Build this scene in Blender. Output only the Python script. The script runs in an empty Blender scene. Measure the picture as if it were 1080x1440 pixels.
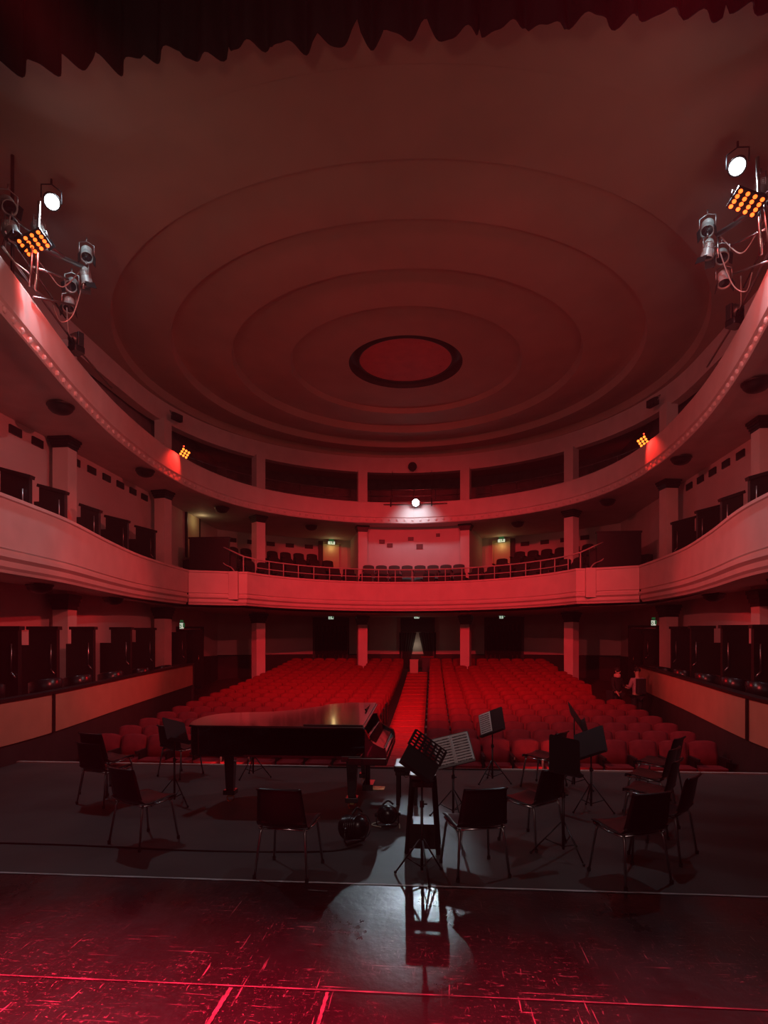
import bpy, bmesh, math, random
from mathutils import Vector, Matrix
random.seed(7)
PI = math.pi
scene = bpy.context.scene
C = scene.collection
CAMX, CAMZ, FPX, HOR = 0.85, 2.0, 850.0, 907.0
TH = math.atan(68 / 850)
cT, sT = math.cos(TH), math.sin(TH)
ORD = ("zeroth first second third fourth fifth sixth seventh eighth ninth tenth eleventh twelfth thirteenth fourteenth "
       "fifteenth sixteenth seventeenth eighteenth nineteenth twentieth twenty-first twenty-second twenty-third twenty-fourth "
       "twenty-fifth twenty-sixth twenty-seventh twenty-eighth").split()


def at(px, py, Y):
    """a point of the hall at distance Y that is seen in the direction (px, py)"""
    k = (px - 540) / FPX
    zc = Y / (cT + k * sT)
    return Vector((CAMX + zc * (k * cT - sT), Y, CAMZ + (HOR - py) * zc / FPX))


# ------------------------------------------------------------------ materials
def mat(name, col, rough=.6, metal=0.0, var=0.0, vscale=3.0, bump=0.0, bscale=40.0, spec=.5, emit=None, estr=0.0, coat=0.0, col2=None):
    m = bpy.data.materials.new(name)
    m.use_nodes = True
    nt = m.node_tree
    b = nt.nodes['Principled BSDF']
    b.inputs['Base Color'].default_value = (*col, 1)
    b.inputs['Roughness'].default_value = rough
    b.inputs['Metallic'].default_value = metal
    b.inputs['Specular IOR Level'].default_value = spec
    b.inputs['Coat Weight'].default_value = coat
    tc = nt.nodes.new('ShaderNodeTexCoord')
    if var > 0:
        n = nt.nodes.new('ShaderNodeTexNoise')
        n.inputs['Scale'].default_value = vscale
        n.inputs['Detail'].default_value = 5
        nt.links.new(tc.outputs['Object'], n.inputs['Vector'])
        r = nt.nodes.new('ShaderNodeValToRGB')
        c2 = col2 or tuple(c * (1 - var) for c in col)
        r.color_ramp.elements[0].position = .3
        r.color_ramp.elements[1].position = .7
        r.color_ramp.elements[0].color = (*c2, 1)
        r.color_ramp.elements[1].color = (*col, 1)
        nt.links.new(n.outputs['Fac'], r.inputs['Fac'])
        nt.links.new(r.outputs['Color'], b.inputs['Base Color'])
    if bump > 0:
        n = nt.nodes.new('ShaderNodeTexNoise')
        n.inputs['Scale'].default_value = bscale
        n.inputs['Detail'].default_value = 4
        nt.links.new(tc.outputs['Object'], n.inputs['Vector'])
        bp = nt.nodes.new('ShaderNodeBump')
        bp.inputs['Strength'].default_value = bump
        bp.inputs['Distance'].default_value = .02
        nt.links.new(n.outputs['Fac'], bp.inputs['Height'])
        nt.links.new(bp.outputs['Normal'], b.inputs['Normal'])
    if emit:
        b.inputs['Emission Color'].default_value = (*emit, 1)
        b.inputs['Emission Strength'].default_value = estr
    return m


M = {}
M['plaster'] = mat('plaster', (.62, .55, .52), .75, var=.12, vscale=2.0, bump=.08, bscale=25)
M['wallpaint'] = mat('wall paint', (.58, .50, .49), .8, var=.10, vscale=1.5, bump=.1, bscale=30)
M['oculus'] = mat('red disc plaster', (.60, .10, .10), .7, var=.15)  # ceiling disc coloured redder than the rings round it
M['ceil'] = mat('ceiling plaster', (.44, .34, .28), .9, var=.14, vscale=.7, bump=.05, bscale=12)
M['darkpaint'] = mat('dark paint', (.035, .028, .028), .7, var=.3)
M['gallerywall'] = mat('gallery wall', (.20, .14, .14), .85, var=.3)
M['boxpanel'] = mat('box panel', (.52, .29, .20), .7, var=.12, vscale=2.5)
M['darkwood'] = mat('dark wood', (.011, .009, .009), .45, var=.4, vscale=6)
M['blackmetal'] = mat('black metal', (.012, .012, .013), .42, metal=.0, spec=.5)
M['chrome'] = mat('chrome', (.62, .62, .62), .22, metal=1.0)
M['steel'] = mat('grey steel', (.38, .38, .38), .35, metal=1.0)
M['lampbody'] = mat('lamp body', (.10, .105, .105), .4, metal=.6)
M['lampgrey'] = mat('lamp grey', (.42, .45, .43), .45, metal=.3)
M['blackplastic'] = mat('black plastic', (.010, .010, .012), .28, spec=.45)
M['piano'] = mat('piano lacquer', (.008, .008, .009), .14, spec=.6, coat=1.0)
M['pianolid'] = mat('piano lid lacquer', (.014, .010, .010), .16, spec=.7, coat=1.0)
M['pianolid'].node_tree.nodes['Principled BSDF'].inputs['Coat Roughness'].default_value = .08
M['brass'] = mat('brass', (.75, .55, .25), .25, metal=1.0)
M['ivory'] = mat('ivory keys', (.75, .72, .66), .3)
M['velvet'] = mat('red velvet', (.24, .022, .03), .85, var=.35, vscale=5, spec=.15)
M['velvetdark'] = mat('dark seat fabric', (.022, .018, .018), .8, var=.3, vscale=5)
M['greyfab'] = mat('taupe seat fabric', (.055, .048, .042), .8, var=.2, vscale=5)
M['carpet'] = mat('red carpet', (.66, .055, .065), .95, var=.25, vscale=6, bump=.3, bscale=120)
M['floorseat'] = mat('hall floor', (.06, .02, .02), .8, var=.3)
M['curtain'] = mat('black curtain', (.014, .018, .022), .85, var=.35, vscale=2, bump=.2, bscale=30)
M['curtain2'] = mat('dark door curtain', (.012, .010, .012), .9)
M['paper'] = mat('sheet paper', (.80, .76, .76), .8)
M['ink'] = mat('ink', (.06, .05, .06), .8)
M['beige'] = mat('corridor beige', (.55, .48, .38), .7)
M['cream'] = mat('cream door', (.60, .54, .36), .6)
M['nosing'] = mat('stage nosing', (.48, .42, .40), .5, var=.25, vscale=4)
M['tape'] = mat('white tape', (.24, .20, .20), .6, var=.6, vscale=7, col2=(.03, .02, .02))
M['tapebright'] = mat('fresh tape', (.75, .68, .68), .6, var=.4, vscale=3, col2=(.4, .33, .33))
M['rubber'] = mat('rubber', (.01, .01, .01), .7)
M['cable'] = mat('cable', (.01, .01, .01), .5)
M['cordpale'] = mat('pale cord', (.45, .42, .33), .6)
M['lamp_on'] = mat('lit lens', (.8, .9, 1), .3, emit=(.86, .95, 1), estr=30)
M['lens'] = mat('dark lens', (.02, .02, .025), .08, spec=.8)
M['led_on'] = mat('amber red led', (.9, .3, .1), .4, emit=(1, .13, .015), estr=2.8)
M['led_small'] = mat('red led', (.9, .3, .1), .4, emit=(1, .20, .02), estr=3.2)
M['led_dot'] = mat('red indicator', (.9, .1, .05), .4, emit=(1, .05, .02), estr=4)
M['signface'] = mat('sign face', (.7, .8, .7), .5, emit=(.75, .9, .72), estr=.55)
M['signgreen'] = mat('sign green', (.03, .25, .10), .5, emit=(.02, .3, .1), estr=.15)
M['warmlamp'] = mat('warm lamp', (1, .9, .6), .5, emit=(1, .78, .32), estr=3)
M['skin'] = mat('skin', (.55, .36, .28), .6)
M['hair'] = mat('hair', (.02, .015, .012), .6)
M['cloth_dark'] = mat('dark cloth', (.03, .028, .03), .85, var=.3)
M['cloth_light'] = mat('pale cloth', (.50, .36, .40), .85, var=.2)
M['scarf'] = mat('scarf', (.65, .45, .40), .85)
M['tan'] = mat('tan wood', (.30, .17, .09), .6, var=.3)


def stage_front_mat():
    m = bpy.data.materials.new('worn black boards')
    m.use_nodes = True
    nt = m.node_tree
    L = nt.links.new
    b = nt.nodes['Principled BSDF']
    tc = nt.nodes.new('ShaderNodeTexCoord')

    def noise(scale, mapping=None, detail=6, rough=.6):
        n = nt.nodes.new('ShaderNodeTexNoise')
        n.inputs['Scale'].default_value = scale
        n.inputs['Detail'].default_value = detail
        n.inputs['Roughness'].default_value = rough
        mp = nt.nodes.new('ShaderNodeMapping')
        if mapping:
            mp.inputs['Scale'].default_value = mapping[0]
            mp.inputs['Rotation'].default_value = (0, 0, mapping[1])
        L(tc.outputs['Object'], mp.inputs['Vector'])
        L(mp.outputs['Vector'], n.inputs['Vector'])
        return n

    def ramp(src, p0, p1, c0=(0, 0, 0, 1), c1=(1, 1, 1, 1)):
        r = nt.nodes.new('ShaderNodeValToRGB')
        r.color_ramp.elements[0].position = p0
        r.color_ramp.elements[1].position = p1
        r.color_ramp.elements[0].color = c0
        r.color_ramp.elements[1].color = c1
        L(src, r.inputs['Fac'])
        return r

    def mx(a, bb, mode='MAXIMUM'):
        n = nt.nodes.new('ShaderNodeMath')
        n.operation = mode
        L(a, n.inputs[0])
        L(bb, n.inputs[1])
        return n.outputs[0]
    def dist(n, d):
        n.inputs['Distortion'].default_value = d
        return n.outputs['Fac']
    def dist(n, d):
        n.inputs['Distortion'].default_value = d
        return n.outputs['Fac']
    patch = ramp(noise(1.1, None, 3).outputs['Fac'], .40, .58)
    sep = nt.nodes.new('ShaderNodeSeparateXYZ')
    L(tc.outputs['Object'], sep.inputs['Vector'])
    wear = nt.nodes.new('ShaderNodeMapRange')          # the boards are most worn where people walk, away from the dance floor
    wear.inputs['From Min'].default_value = 5.2
    wear.inputs['From Max'].default_value = 3.0
    wear.inputs['To Min'].default_value = .35
    wear.inputs['To Max'].default_value = 1.0
    L(sep.outputs['Y'], wear.inputs['Value'])
    s1 = ramp(dist(noise(9, ((1, 5, 1), .12), 10, .78), .8), .59, .65)
    s2 = ramp(dist(noise(9, ((6, 1, 1), .35), 10, .78), .8), .60, .66)
    s3 = ramp(dist(noise(38, None, 8, .75), .4), .60, .67)
    s4 = ramp(dist(noise(1.6, ((1, 26, 1), -.5), 5, .6), .2), .655, .68)
    s5 = ramp(dist(noise(1.6, ((24, 1, 1), .2), 5, .6), .2), .66, .685)
    sc = mx(mx(mx(s1.outputs['Color'], s2.outputs['Color']), s3.outputs['Color']), mx(s4.outputs['Color'], s5.outputs['Color']))
    sc = mx(mx(sc, patch.outputs['Color'], 'MULTIPLY'), wear.outputs['Result'], 'MULTIPLY')
    base = nt.nodes.new('ShaderNodeMixRGB')
    base.inputs['Color1'].default_value = (.011, .009, .010, 1)
    base.inputs['Color2'].default_value = (.36, .30, .29, 1)
    L(sc, base.inputs['Fac'])
    L(base.outputs['Color'], b.inputs['Base Color'])
    rr = ramp(noise(2.2, ((1, .6, 1), .1)).outputs['Fac'], .3, .7, (.22, .22, .22, 1), (.45, .45, .45, 1))
    L(rr.outputs['Color'], b.inputs['Roughness'])
    bp = nt.nodes.new('ShaderNodeBump')
    bp.inputs['Strength'].default_value = .35
    bp.inputs['Distance'].default_value = .01
    L(noise(14, ((1, .8, 1), .2), 3).outputs['Fac'], bp.inputs['Height'])
    L(bp.outputs['Normal'], b.inputs['Normal'])
    b.inputs['Specular IOR Level'].default_value = .45
    return m


M['stagefront'] = stage_front_mat()
M['stagemid'] = mat('grey dance floor', (.062, .054, .053), .55, var=.35, vscale=1.6, bump=.15, bscale=5, spec=.35)


# ------------------------------------------------------------------ mesh helpers
class MB:
    def __init__(s):
        s.v, s.f, s.sm, s.mi = [], [], [], []
        s.T = Matrix.Identity(4)

    def add(s, vs, fs, smooth=False, mi=0):
        o = len(s.v)
        s.v += [tuple(s.T @ Vector(p)) for p in vs]
        for f in fs:
            s.f.append([i + o for i in f])
            s.sm.append(smooth)
            s.mi.append(mi)
        return s

    def box(s, c, d, rot=None, mi=0):
        R = rot.to_4x4() if rot else Matrix.Identity(4)
        vs = []
        for x in (-.5, .5):
            for y in (-.5, .5):
                for z in (-.5, .5):
                    vs.append(Vector(c) + (R @ Vector((x * d[0], y * d[1], z * d[2]))))
        return s.add(vs, [(0, 1, 3, 2), (4, 6, 7, 5), (0, 4, 5, 1), (2, 3, 7, 6), (0, 2, 6, 4), (1, 5, 7, 3)], mi=mi)

    def rbox(s, c, d, r, rot=None, seg=3, axis='z'):
        """box with rounded vertical edges"""
        a, bb, h = {'z': (0, 1, 2), 'y': (0, 2, 1), 'x': (1, 2, 0)}[axis]
        pts = []
        for k, (sx, sy) in enumerate(((1, 1), (-1, 1), (-1, -1), (1, -1))):
            for i in range(seg + 1):
                t = (k + i / seg) * PI / 2
                pts.append((sx * (d[a] / 2 - r) + r * math.cos(t), sy * (d[bb] / 2 - r) + r * math.sin(t)))
        R = rot.to_4x4() if rot else Matrix.Identity(4)
        vs = []
        for q in (-.5, .5):
            for p in pts:
                w = [0, 0, 0]
                w[a], w[bb], w[h] = p[0], p[1], q * d[h]
                vs.append(Vector(c) + R @ Vector(w))
        n = len(pts)
        fs = [tuple(range(n))[::-1], tuple(range(n, 2 * n))] + [(i, (i + 1) % n, n + (i + 1) % n, n + i) for i in range(n)]
        return s.add(vs, fs)

    def tube(s, pts, r, n=8, closed=False, smooth=True):
        pts = [Vector(p) for p in pts]
        N = len(pts)
        rs = r if isinstance(r, (list, tuple)) else [r] * N
        vs, fs = [], []
        up = None
        for i, p in enumerate(pts):
            if closed:
                d = pts[(i + 1) % N] - pts[i - 1]
            else:
                d = pts[min(i + 1, N - 1)] - pts[max(i - 1, 0)]
            d.normalize()
            if up is None:
                up = Vector((0, 0, 1)) if abs(d.z) < .9 else Vector((1, 0, 0))
            a = d.cross(up)
            if a.length < 1e-4:
                a = d.cross(Vector((1, 0, 0)))
            a.normalize()
            bb = a.cross(d).normalized()
            up = bb
            for k in range(n):
                t = 2 * PI * k / n
                vs.append(p + rs[i] * (math.cos(t) * a + math.sin(t) * bb))
        M_ = N if closed else N - 1
        for i in range(M_):
            j = (i + 1) % N
            for k in range(n):
                fs.append((i * n + k, i * n + (k + 1) % n, j * n + (k + 1) % n, j * n + k))
        if not closed:
            fs.append(tuple(range(n))[::-1])
            fs.append(tuple((N - 1) * n + k for k in range(n)))
        return s.add(vs, fs, smooth)

    def lathe(s, prof, n=24, c=(0, 0, 0), rot=None, smooth=True):
        R = rot.to_4x4() if rot else Matrix.Identity(4)
        vs, fs = [], []
        for r, z in prof:
            for k in range(n):
                t = 2 * PI * k / n
                vs.append(Vector(c) + R @ Vector((max(r, 1e-4) * math.cos(t), max(r, 1e-4) * math.sin(t), z)))
        for i in range(len(prof) - 1):
            for k in range(n):
                fs.append((i * n + k, i * n + (k + 1) % n, (i + 1) * n + (k + 1) % n, (i + 1) * n + k))
        return s.add(vs, fs, smooth)

    def ball(s, c, r, n=12):
        prof = [(r * math.sin(PI * i / 8), -r * math.cos(PI * i / 8)) for i in range(9)]
        return s.lathe(prof, n, c)

    def prism(s, poly, z0, z1):
        n = len(poly)
        vs = [(x, y, z0) for x, y in poly] + [(x, y, z1) for x, y in poly]
        return s.add(vs, [tuple(range(n))[::-1], tuple(range(n, 2 * n))] + [(i, (i + 1) % n, n + (i + 1) % n, n + i) for i in range(n)])

    def sweep(s, plan, prof, zf=None, smooth=False, closed_prof=False):
        nrm = normals(plan)
        vs, fs = [], []
        k = len(prof)
        for (x, y), (nx, ny) in zip(plan, nrm):
            for o, z in prof:
                zz = z + (zf(x, y, z) if zf else 0)
                vs.append((x + nx * o, y + ny * o, zz))
        for i in range(len(plan) - 1):
            for j in range(k if closed_prof else k - 1):
                j2 = (j + 1) % k
                fs.append((i * k + j, (i + 1) * k + j, (i + 1) * k + j2, i * k + j2))
        if closed_prof:
            fs.append(tuple(range(k)))
            fs.append(tuple((len(plan) - 1) * k + j for j in range(k))[::-1])
        return s.add(vs, fs, smooth)

    def strip(s, A, B, z, zb=None):
        vs, fs = [], []
        for a, b in zip(A, B):
            vs += [(a[0], a[1], z), (b[0], b[1], z if zb is None else zb)]
        for i in range(len(A) - 1):
            fs.append((2 * i, 2 * i + 1, 2 * i + 3, 2 * i + 2))
        return s.add(vs, fs)

    def mesh(s, name):
        me = bpy.data.meshes.new(name)
        me.from_pydata(s.v, [], s.f)
        me.polygons.foreach_set('use_smooth', s.sm)
        me.polygons.foreach_set('material_index', s.mi)
        me.update()
        return me

    def build(s, name, m, parent=None, fix=True, bevel=0.0):
        me = s.mesh(name)
        if fix:
            bm = bmesh.new()
            bm.from_mesh(me)
            bmesh.ops.recalc_face_normals(bm, faces=bm.faces)
            bm.to_mesh(me)
            bm.free()
        for q in (m if isinstance(m, (list, tuple)) else [m]):
            me.materials.append(M[q] if isinstance(q, str) else q)
        o = bpy.data.objects.new(name, me)
        C.objects.link(o)
        if parent:
            o.parent = parent
        if bevel > 0:
            md = o.modifiers.new('edge', 'BEVEL')
            md.width = bevel
            md.segments = 2
            md.limit_method = 'ANGLE'
        return o


def normals(plan):
    out = []
    for i in range(len(plan)):
        a = plan[max(i - 1, 0)]
        b = plan[min(i + 1, len(plan) - 1)]
        dx, dy = b[0] - a[0], b[1] - a[1]
        l = math.hypot(dx, dy) or 1
        out.append((-dy / l, dx / l))
    return out


def tag(o, label=None, cat=None, group=None, kind=None):
    if label:
        o['label'] = label
    if cat:
        o['category'] = cat
    if group:
        o['group'] = group
    if kind:
        o['kind'] = kind
    return o


def empty(name, loc=(0, 0, 0), rz=0.0):
    o = bpy.data.objects.new(name, None)
    o.empty_display_size = .1
    o.location = loc
    o.rotation_euler = (0, 0, rz)
    C.objects.link(o)
    return o


def copy_tree(o, parent=None):
    c = o.copy()
    C.objects.link(c)
    if parent:
        c.parent = parent
    for ch in list(o.children):
        copy_tree(ch, c)
    return c


def struct(o, label=None):
    o['kind'] = 'structure'
    if label:
        o['label'] = label
    return o


def catmull(pts, n=8):
    out = []
    P = [pts[0]] + list(pts) + [pts[-1]]
    for i in range(1, len(P) - 2):
        p0, p1, p2, p3 = P[i - 1:i + 3]
        for k in range(n):
            t = k / n
            out.append(tuple(.5 * (2 * p1[j] + (p2[j] - p0[j]) * t + (2 * p0[j] - 5 * p1[j] + 4 * p2[j] - p3[j]) * t * t
                                   + (3 * p1[j] - p0[j] - 3 * p2[j] + p3[j]) * t ** 3) for j in range(len(p1))))
    out.append(tuple(pts[-1]))
    return out


def rotz(a):
    return Matrix.Rotation(a, 3, 'Z')


def rotx(a):
    return Matrix.Rotation(a, 3, 'X')


def roty(a):
    return Matrix.Rotation(a, 3, 'Y')


def aim(frm, to):
    """rotation whose -Z looks along frm->to"""
    return (Vector(to) - Vector(frm)).to_track_quat('-Z', 'Y').to_matrix()


# ------------------------------------------------------------------ plan curves of the hall (x to the house right, y into the hall)
def mirror(half):
    """half: right-hand points from the stage to the middle of the back -> whole curve from left stage end to right"""
    L = [(-x, y) for x, y in half]
    R = [p for p in half[::-1]]
    if abs(half[-1][0]) < 1e-6:
        R = R[1:]
    return L + R


G_half = catmull([(6.0, 8.8), (6.42, 10.5), (6.93, 12.6), (7.36, 15), (7.55, 17.2), (7.55, 19), (7.3, 20.9), (6.7, 22.7), (5.8, 24.1), (4.45, 25.35), (2.5, 26.4), (0, 26.85)], 6)
G = mirror(G_half)
B_side = catmull([(6.5, 8.9), (6.6, 10.8), (6.75, 12.2), (7.23, 14.5), (7.6, 16.8), (7.68, 18.8), (7.64, 20.5)], 6)
B_back = [(6.9, 20.82), (6.12, 21.14)] + [(6.14 * math.sin(a), 19 + 6.14 * math.cos(a)) for a in [math.radians(69.5 * (1 - i / 20)) for i in range(21)]]
B_half = B_side + B_back
B = mirror(B_half)
X_half = catmull([(6.2, 8.6), (6.2, 10.6), (6.9, 15.3), (7.68, 21)], 6)
F_half = [(8.72, 8.8), (8.75, 12), (8.75, 15), (8.75, 17)] + [(8.75 * math.sin(a), 19 + 8.75 * math.cos(a)) for a in [math.radians(90 * (1 - i / 24)) for i in range(25)]]
F = mirror(F_half)
WX, WR = 9.2, 12.6


def outward(p):
    x, y = p
    if y < 19:
        return (math.copysign(WX, x), y)
    dx, dy = x, y - 19
    l = math.hypot(dx, dy)
    dx, dy = dx / l, dy / l
    t = WR
    if abs(dx) > 1e-6:
        t = min(t, WX / abs(dx))
    return (dx * t, 19 + dy * t)


# ------------------------------------------------------------------ shell of the hall
yb = 19 + math.sqrt(WR ** 2 - WX ** 2)
ang0 = math.asin(WX / WR)
arc = [(WR * math.sin(a), 19 + WR * math.cos(a)) for a in [-ang0 + 2 * ang0 * i / 40 for i in range(41)]]
for sgn, nm in ((-1, 'left'), (1, 'right')):
    mb = MB()
    mb.box((sgn * (WX + .1), (8.6 + yb) / 2, 3.1), (.2, yb - 8.6, 8.7))
    struct(mb.build('wall_' + nm, 'wallpaint'), 'pale plaster side wall of the hall')
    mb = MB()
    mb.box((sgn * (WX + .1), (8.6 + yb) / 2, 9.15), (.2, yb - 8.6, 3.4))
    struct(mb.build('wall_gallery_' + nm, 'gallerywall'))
    mb = MB()
    mb.box((sgn * (WX - .015), (21.3 + yb) / 2, .25), (.05, yb - 21.3, 2.5))
    struct(mb.build('baseboard_' + nm, 'darkpaint'), 'dark dado of the rear side wall')
mb = MB()
mb.sweep(arc, [(0, -1.2), (0, 7.45), (.2, 7.45), (.2, -1.2)], closed_prof=True)
struct(mb.build('wall_back', 'wallpaint'), 'curved rear wall of the auditorium')
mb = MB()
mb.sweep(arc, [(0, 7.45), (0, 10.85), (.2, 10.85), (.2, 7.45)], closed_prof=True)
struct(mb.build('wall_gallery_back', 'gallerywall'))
mb = MB()
mb.sweep(arc, [(-.04, -1.2), (-.04, 1.5), (0, 1.53)])
struct(mb.build('baseboard_back', 'darkpaint'), 'dark dado of the rear wall')

# ceiling: concentric saw-tooth rings round an oculus
CC = (0, 19.2)
lips = [(1.8, 10.92), (3.62, 10.74), (5.36, 10.63), (7.04, 10.58), (8.55, 10.58)]
prof = [(1.8, 10.92)]
for i in range(1, 5):
    r, z = lips[i]
    nxt = lips[i - 1][1]
    ztop = z
    if i == 1:
        prof += [(2.6, 10.92), (3.30, 10.92), (r - .07, 10.91), (r, z)]
    else:
        rp = lips[i - 1][0]
        prof += [(rp + .02, nxt + .0), (rp + .5 * (r - rp), nxt + .09), (rp + .85 * (r - rp), z + .27), (r - .05, z + .265), (r, z)]
prof += [(9.4, 10.63), (10.22, 10.68), (10.25, 10.62)]
mb = MB()
seg_ = [prof[0]]
for k in range(1, len(prof)):
    seg_.append(prof[k])
    a_ = Vector((prof[k][0] - prof[k - 1][0], prof[k][1] - prof[k - 1][1]))
    b_ = Vector((prof[k + 1][0] - prof[k][0], prof[k + 1][1] - prof[k][1])) if k + 1 < len(prof) else None
    if b_ is None or a_.angle(b_) > .5:          # crease at every lip and riser
        mb.lathe(seg_, 160, (CC[0], CC[1], 0))
        seg_ = [prof[k]]
A_, B_ = [], []
for k in range(161):
    a = 2 * PI * k / 160
    dx, dy = math.cos(a), math.sin(a)
    A_.append((CC[0] + 10.25 * dx, CC[1] + 10.25 * dy))
    t = min(10.9 / abs(dx) if abs(dx) > 1e-6 else 99, (11.2 if dy < 0 else 12.5) / abs(dy) if abs(dy) > 1e-6 else 99)
    B_.append((CC[0] + t * dx, CC[1] + t * dy))
mb.strip(A_, B_, 10.62)
struct(mb.build('ceiling', 'ceil', fix=False), 'round plaster ceiling of shallow concentric rings')
mb = MB()
mb.lathe([(1.8, 10.92), (1.80, 11.15), (1.5, 11.17), (1.5, 11.0), (1.46, 11.0), (1.46, 11.2)], 64, (CC[0], CC[1], 0))
struct(mb.build('ceiling_oculus_rim', 'darkpaint'), 'dark rim of the ceiling oculus')
mb = MB()
mb.lathe([(1.5, 11.02), (0, 11.02)], 64, (CC[0], CC[1], 0))
for k in range(16):
    a = k * PI / 8
    mb.box((CC[0] + 1.2 * math.cos(a), CC[1] + 1.2 * math.sin(a), 11.012), (.05, .05, .02))
struct(mb.build('ceiling_oculus_disc', 'oculus'), 'pale disc in the middle of the ceiling')

# frieze on the columns, under the ceiling
mb = MB()
mb.sweep(F, [(0, 9.9), (0, 10.66), (.35, 10.66), (.35, 9.9)], closed_prof=True)
struct(mb.build('trim_frieze', 'plaster'), 'curved plaster frieze carried by the columns')

# gallery front
mb = MB()
mb.sweep(G, [(.2, 8.3), (.02, 8.32), (0, 8.28), (0, 7.66), (.05, 7.63), (.05, 7.45), (0, 7.42), (.02, 7.39), (.3, 7.39), (.3, 7.5)])
gf = struct(mb.build('gallery_front', 'plaster', fix=False), 'curved plaster front of the upper gallery')
mb = MB()
acc, step = 0, .34
nG = normals(G)
last = G[0]
for (x, y), (nx, ny) in zip(G, nG):
    seg = math.hypot(x - last[0], y - last[1])
    k = 1
    while acc + seg >= step and seg > 0:
        t = (step - acc) / seg
        qx, qy = last[0] + (x - last[0]) * t, last[1] + (y - last[1]) * t
        mb.T = Matrix.Translation((qx + nx * .05, qy + ny * .05, 7.54)) @ Matrix.Rotation(math.atan2(ny, nx), 4, 'Z')
        mb.lathe([(.062, 0), (.062, .03), (.03, .05), (0, .05)], 8, rot=roty(-PI / 2), smooth=False)
        last = (qx, qy)
        seg = math.hypot(x - last[0], y - last[1])
        acc = 0
    acc += seg
    last = (x, y)
tag(mb.build('moulding', 'plaster', gf, fix=False), 'row of little round studs along the lower edge')
mb = MB()
mb.strip([(x + n[0] * .28, y + n[1] * .28) for (x, y), n in zip(G, nG)], [outward(p) for p in G], 7.42)
struct(mb.build('ceiling_gallery_soffit', 'plaster'), 'plaster underside of the gallery')
mb = MB()
mb.strip([(x + n[0] * .28, y + n[1] * .28) for (x, y), n in zip(G, nG)], [outward(p) for p in G], 7.55)
struct(mb.build('floor_gallery', 'darkpaint'))


# balcony front
def zdrop(x, y, z):
    if z < 4.3 and y < 20.5:
        return -.15 * min(1, (20.5 - y) / 10.5)
    return 0


for part, pl in (('left', [(-x, y) for x, y in B_side]), ('back', mirror([B_side[-1]] + B_back)), ('right', B_side[::-1])):
    mb = MB()
    mb.sweep(pl, [(.22, 4.58), (.2, 4.62), (-.02, 4.62), (-.02, 4.56), (.01, 4.54), (.01, 3.84), (.05, 3.82), (.05, 3.77), (-.04, 3.75), (-.04, 3.68), (.03, 3.62), (.03, 3.52),
                  (.08, 3.47), (.10, 3.42), (.35, 3.42), (.35, 3.55)], zf=zdrop)
    struct(mb.build('balcony_front_' + part, 'plaster', fix=False), 'curved plaster parapet of the balcony')
nB = normals(B)
for nm, sl in (('ceiling_balcony_soffit', 3.44),):
    mb = MB()
    mb.strip([(x + n[0] * .3, y + n[1] * .3) for (x, y), n in zip(B, nB)], [outward(p) for p in B], sl - .1, sl + .02)
    struct(mb.build(nm, 'plaster'), 'plaster underside of the balcony')
mb = MB()
mb.strip([(x + n[0] * .2, y + n[1] * .2) for (x, y), n in zip(B, nB)], [outward(p) for p in B], 3.62)
struct(mb.build('floor_balcony', 'darkpaint'))
for s in (-1, 1):
    mb = MB()
    ang = math.atan2(.33, -.78)
    mb.rbox((s * 6.22, 21.10, 4.12), (.34, .20, 1.0), .02)
    struct(mb.build('trim_balcony_block', 'plaster'), 'plaster block where the side balcony meets the rear parapet')

# columns
cols = []
for s in (-1, 1):
    cols.append((s * 8.80, 15.2, 0, 'side'))
    for a in (15.5, 47.2, 79):
        t = math.radians(a) * s
        cols.append((8.8 * math.sin(t), 19 + 8.8 * math.cos(t), -t, 'back'))
for x, y, a, kind in cols:
    R = rotz(a)
    mb = MB()
    mb.box((x, y, 4.6), (.42, .40, 10.7), R)
    c = struct(mb.build('column', 'plaster'), 'square plaster column of the hall')
    for zt, hh in ((3.32, .40), (7.42, .28)):
        mb = MB()
        for i in range(4):
            w = .44 + .05 * i
            mb.box((x, y, zt - hh + hh * (i + .5) / 4), (w, w, hh / 4), R)
        tag(mb.build('capital', 'darkwood', c), 'dark stepped capital')

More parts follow.
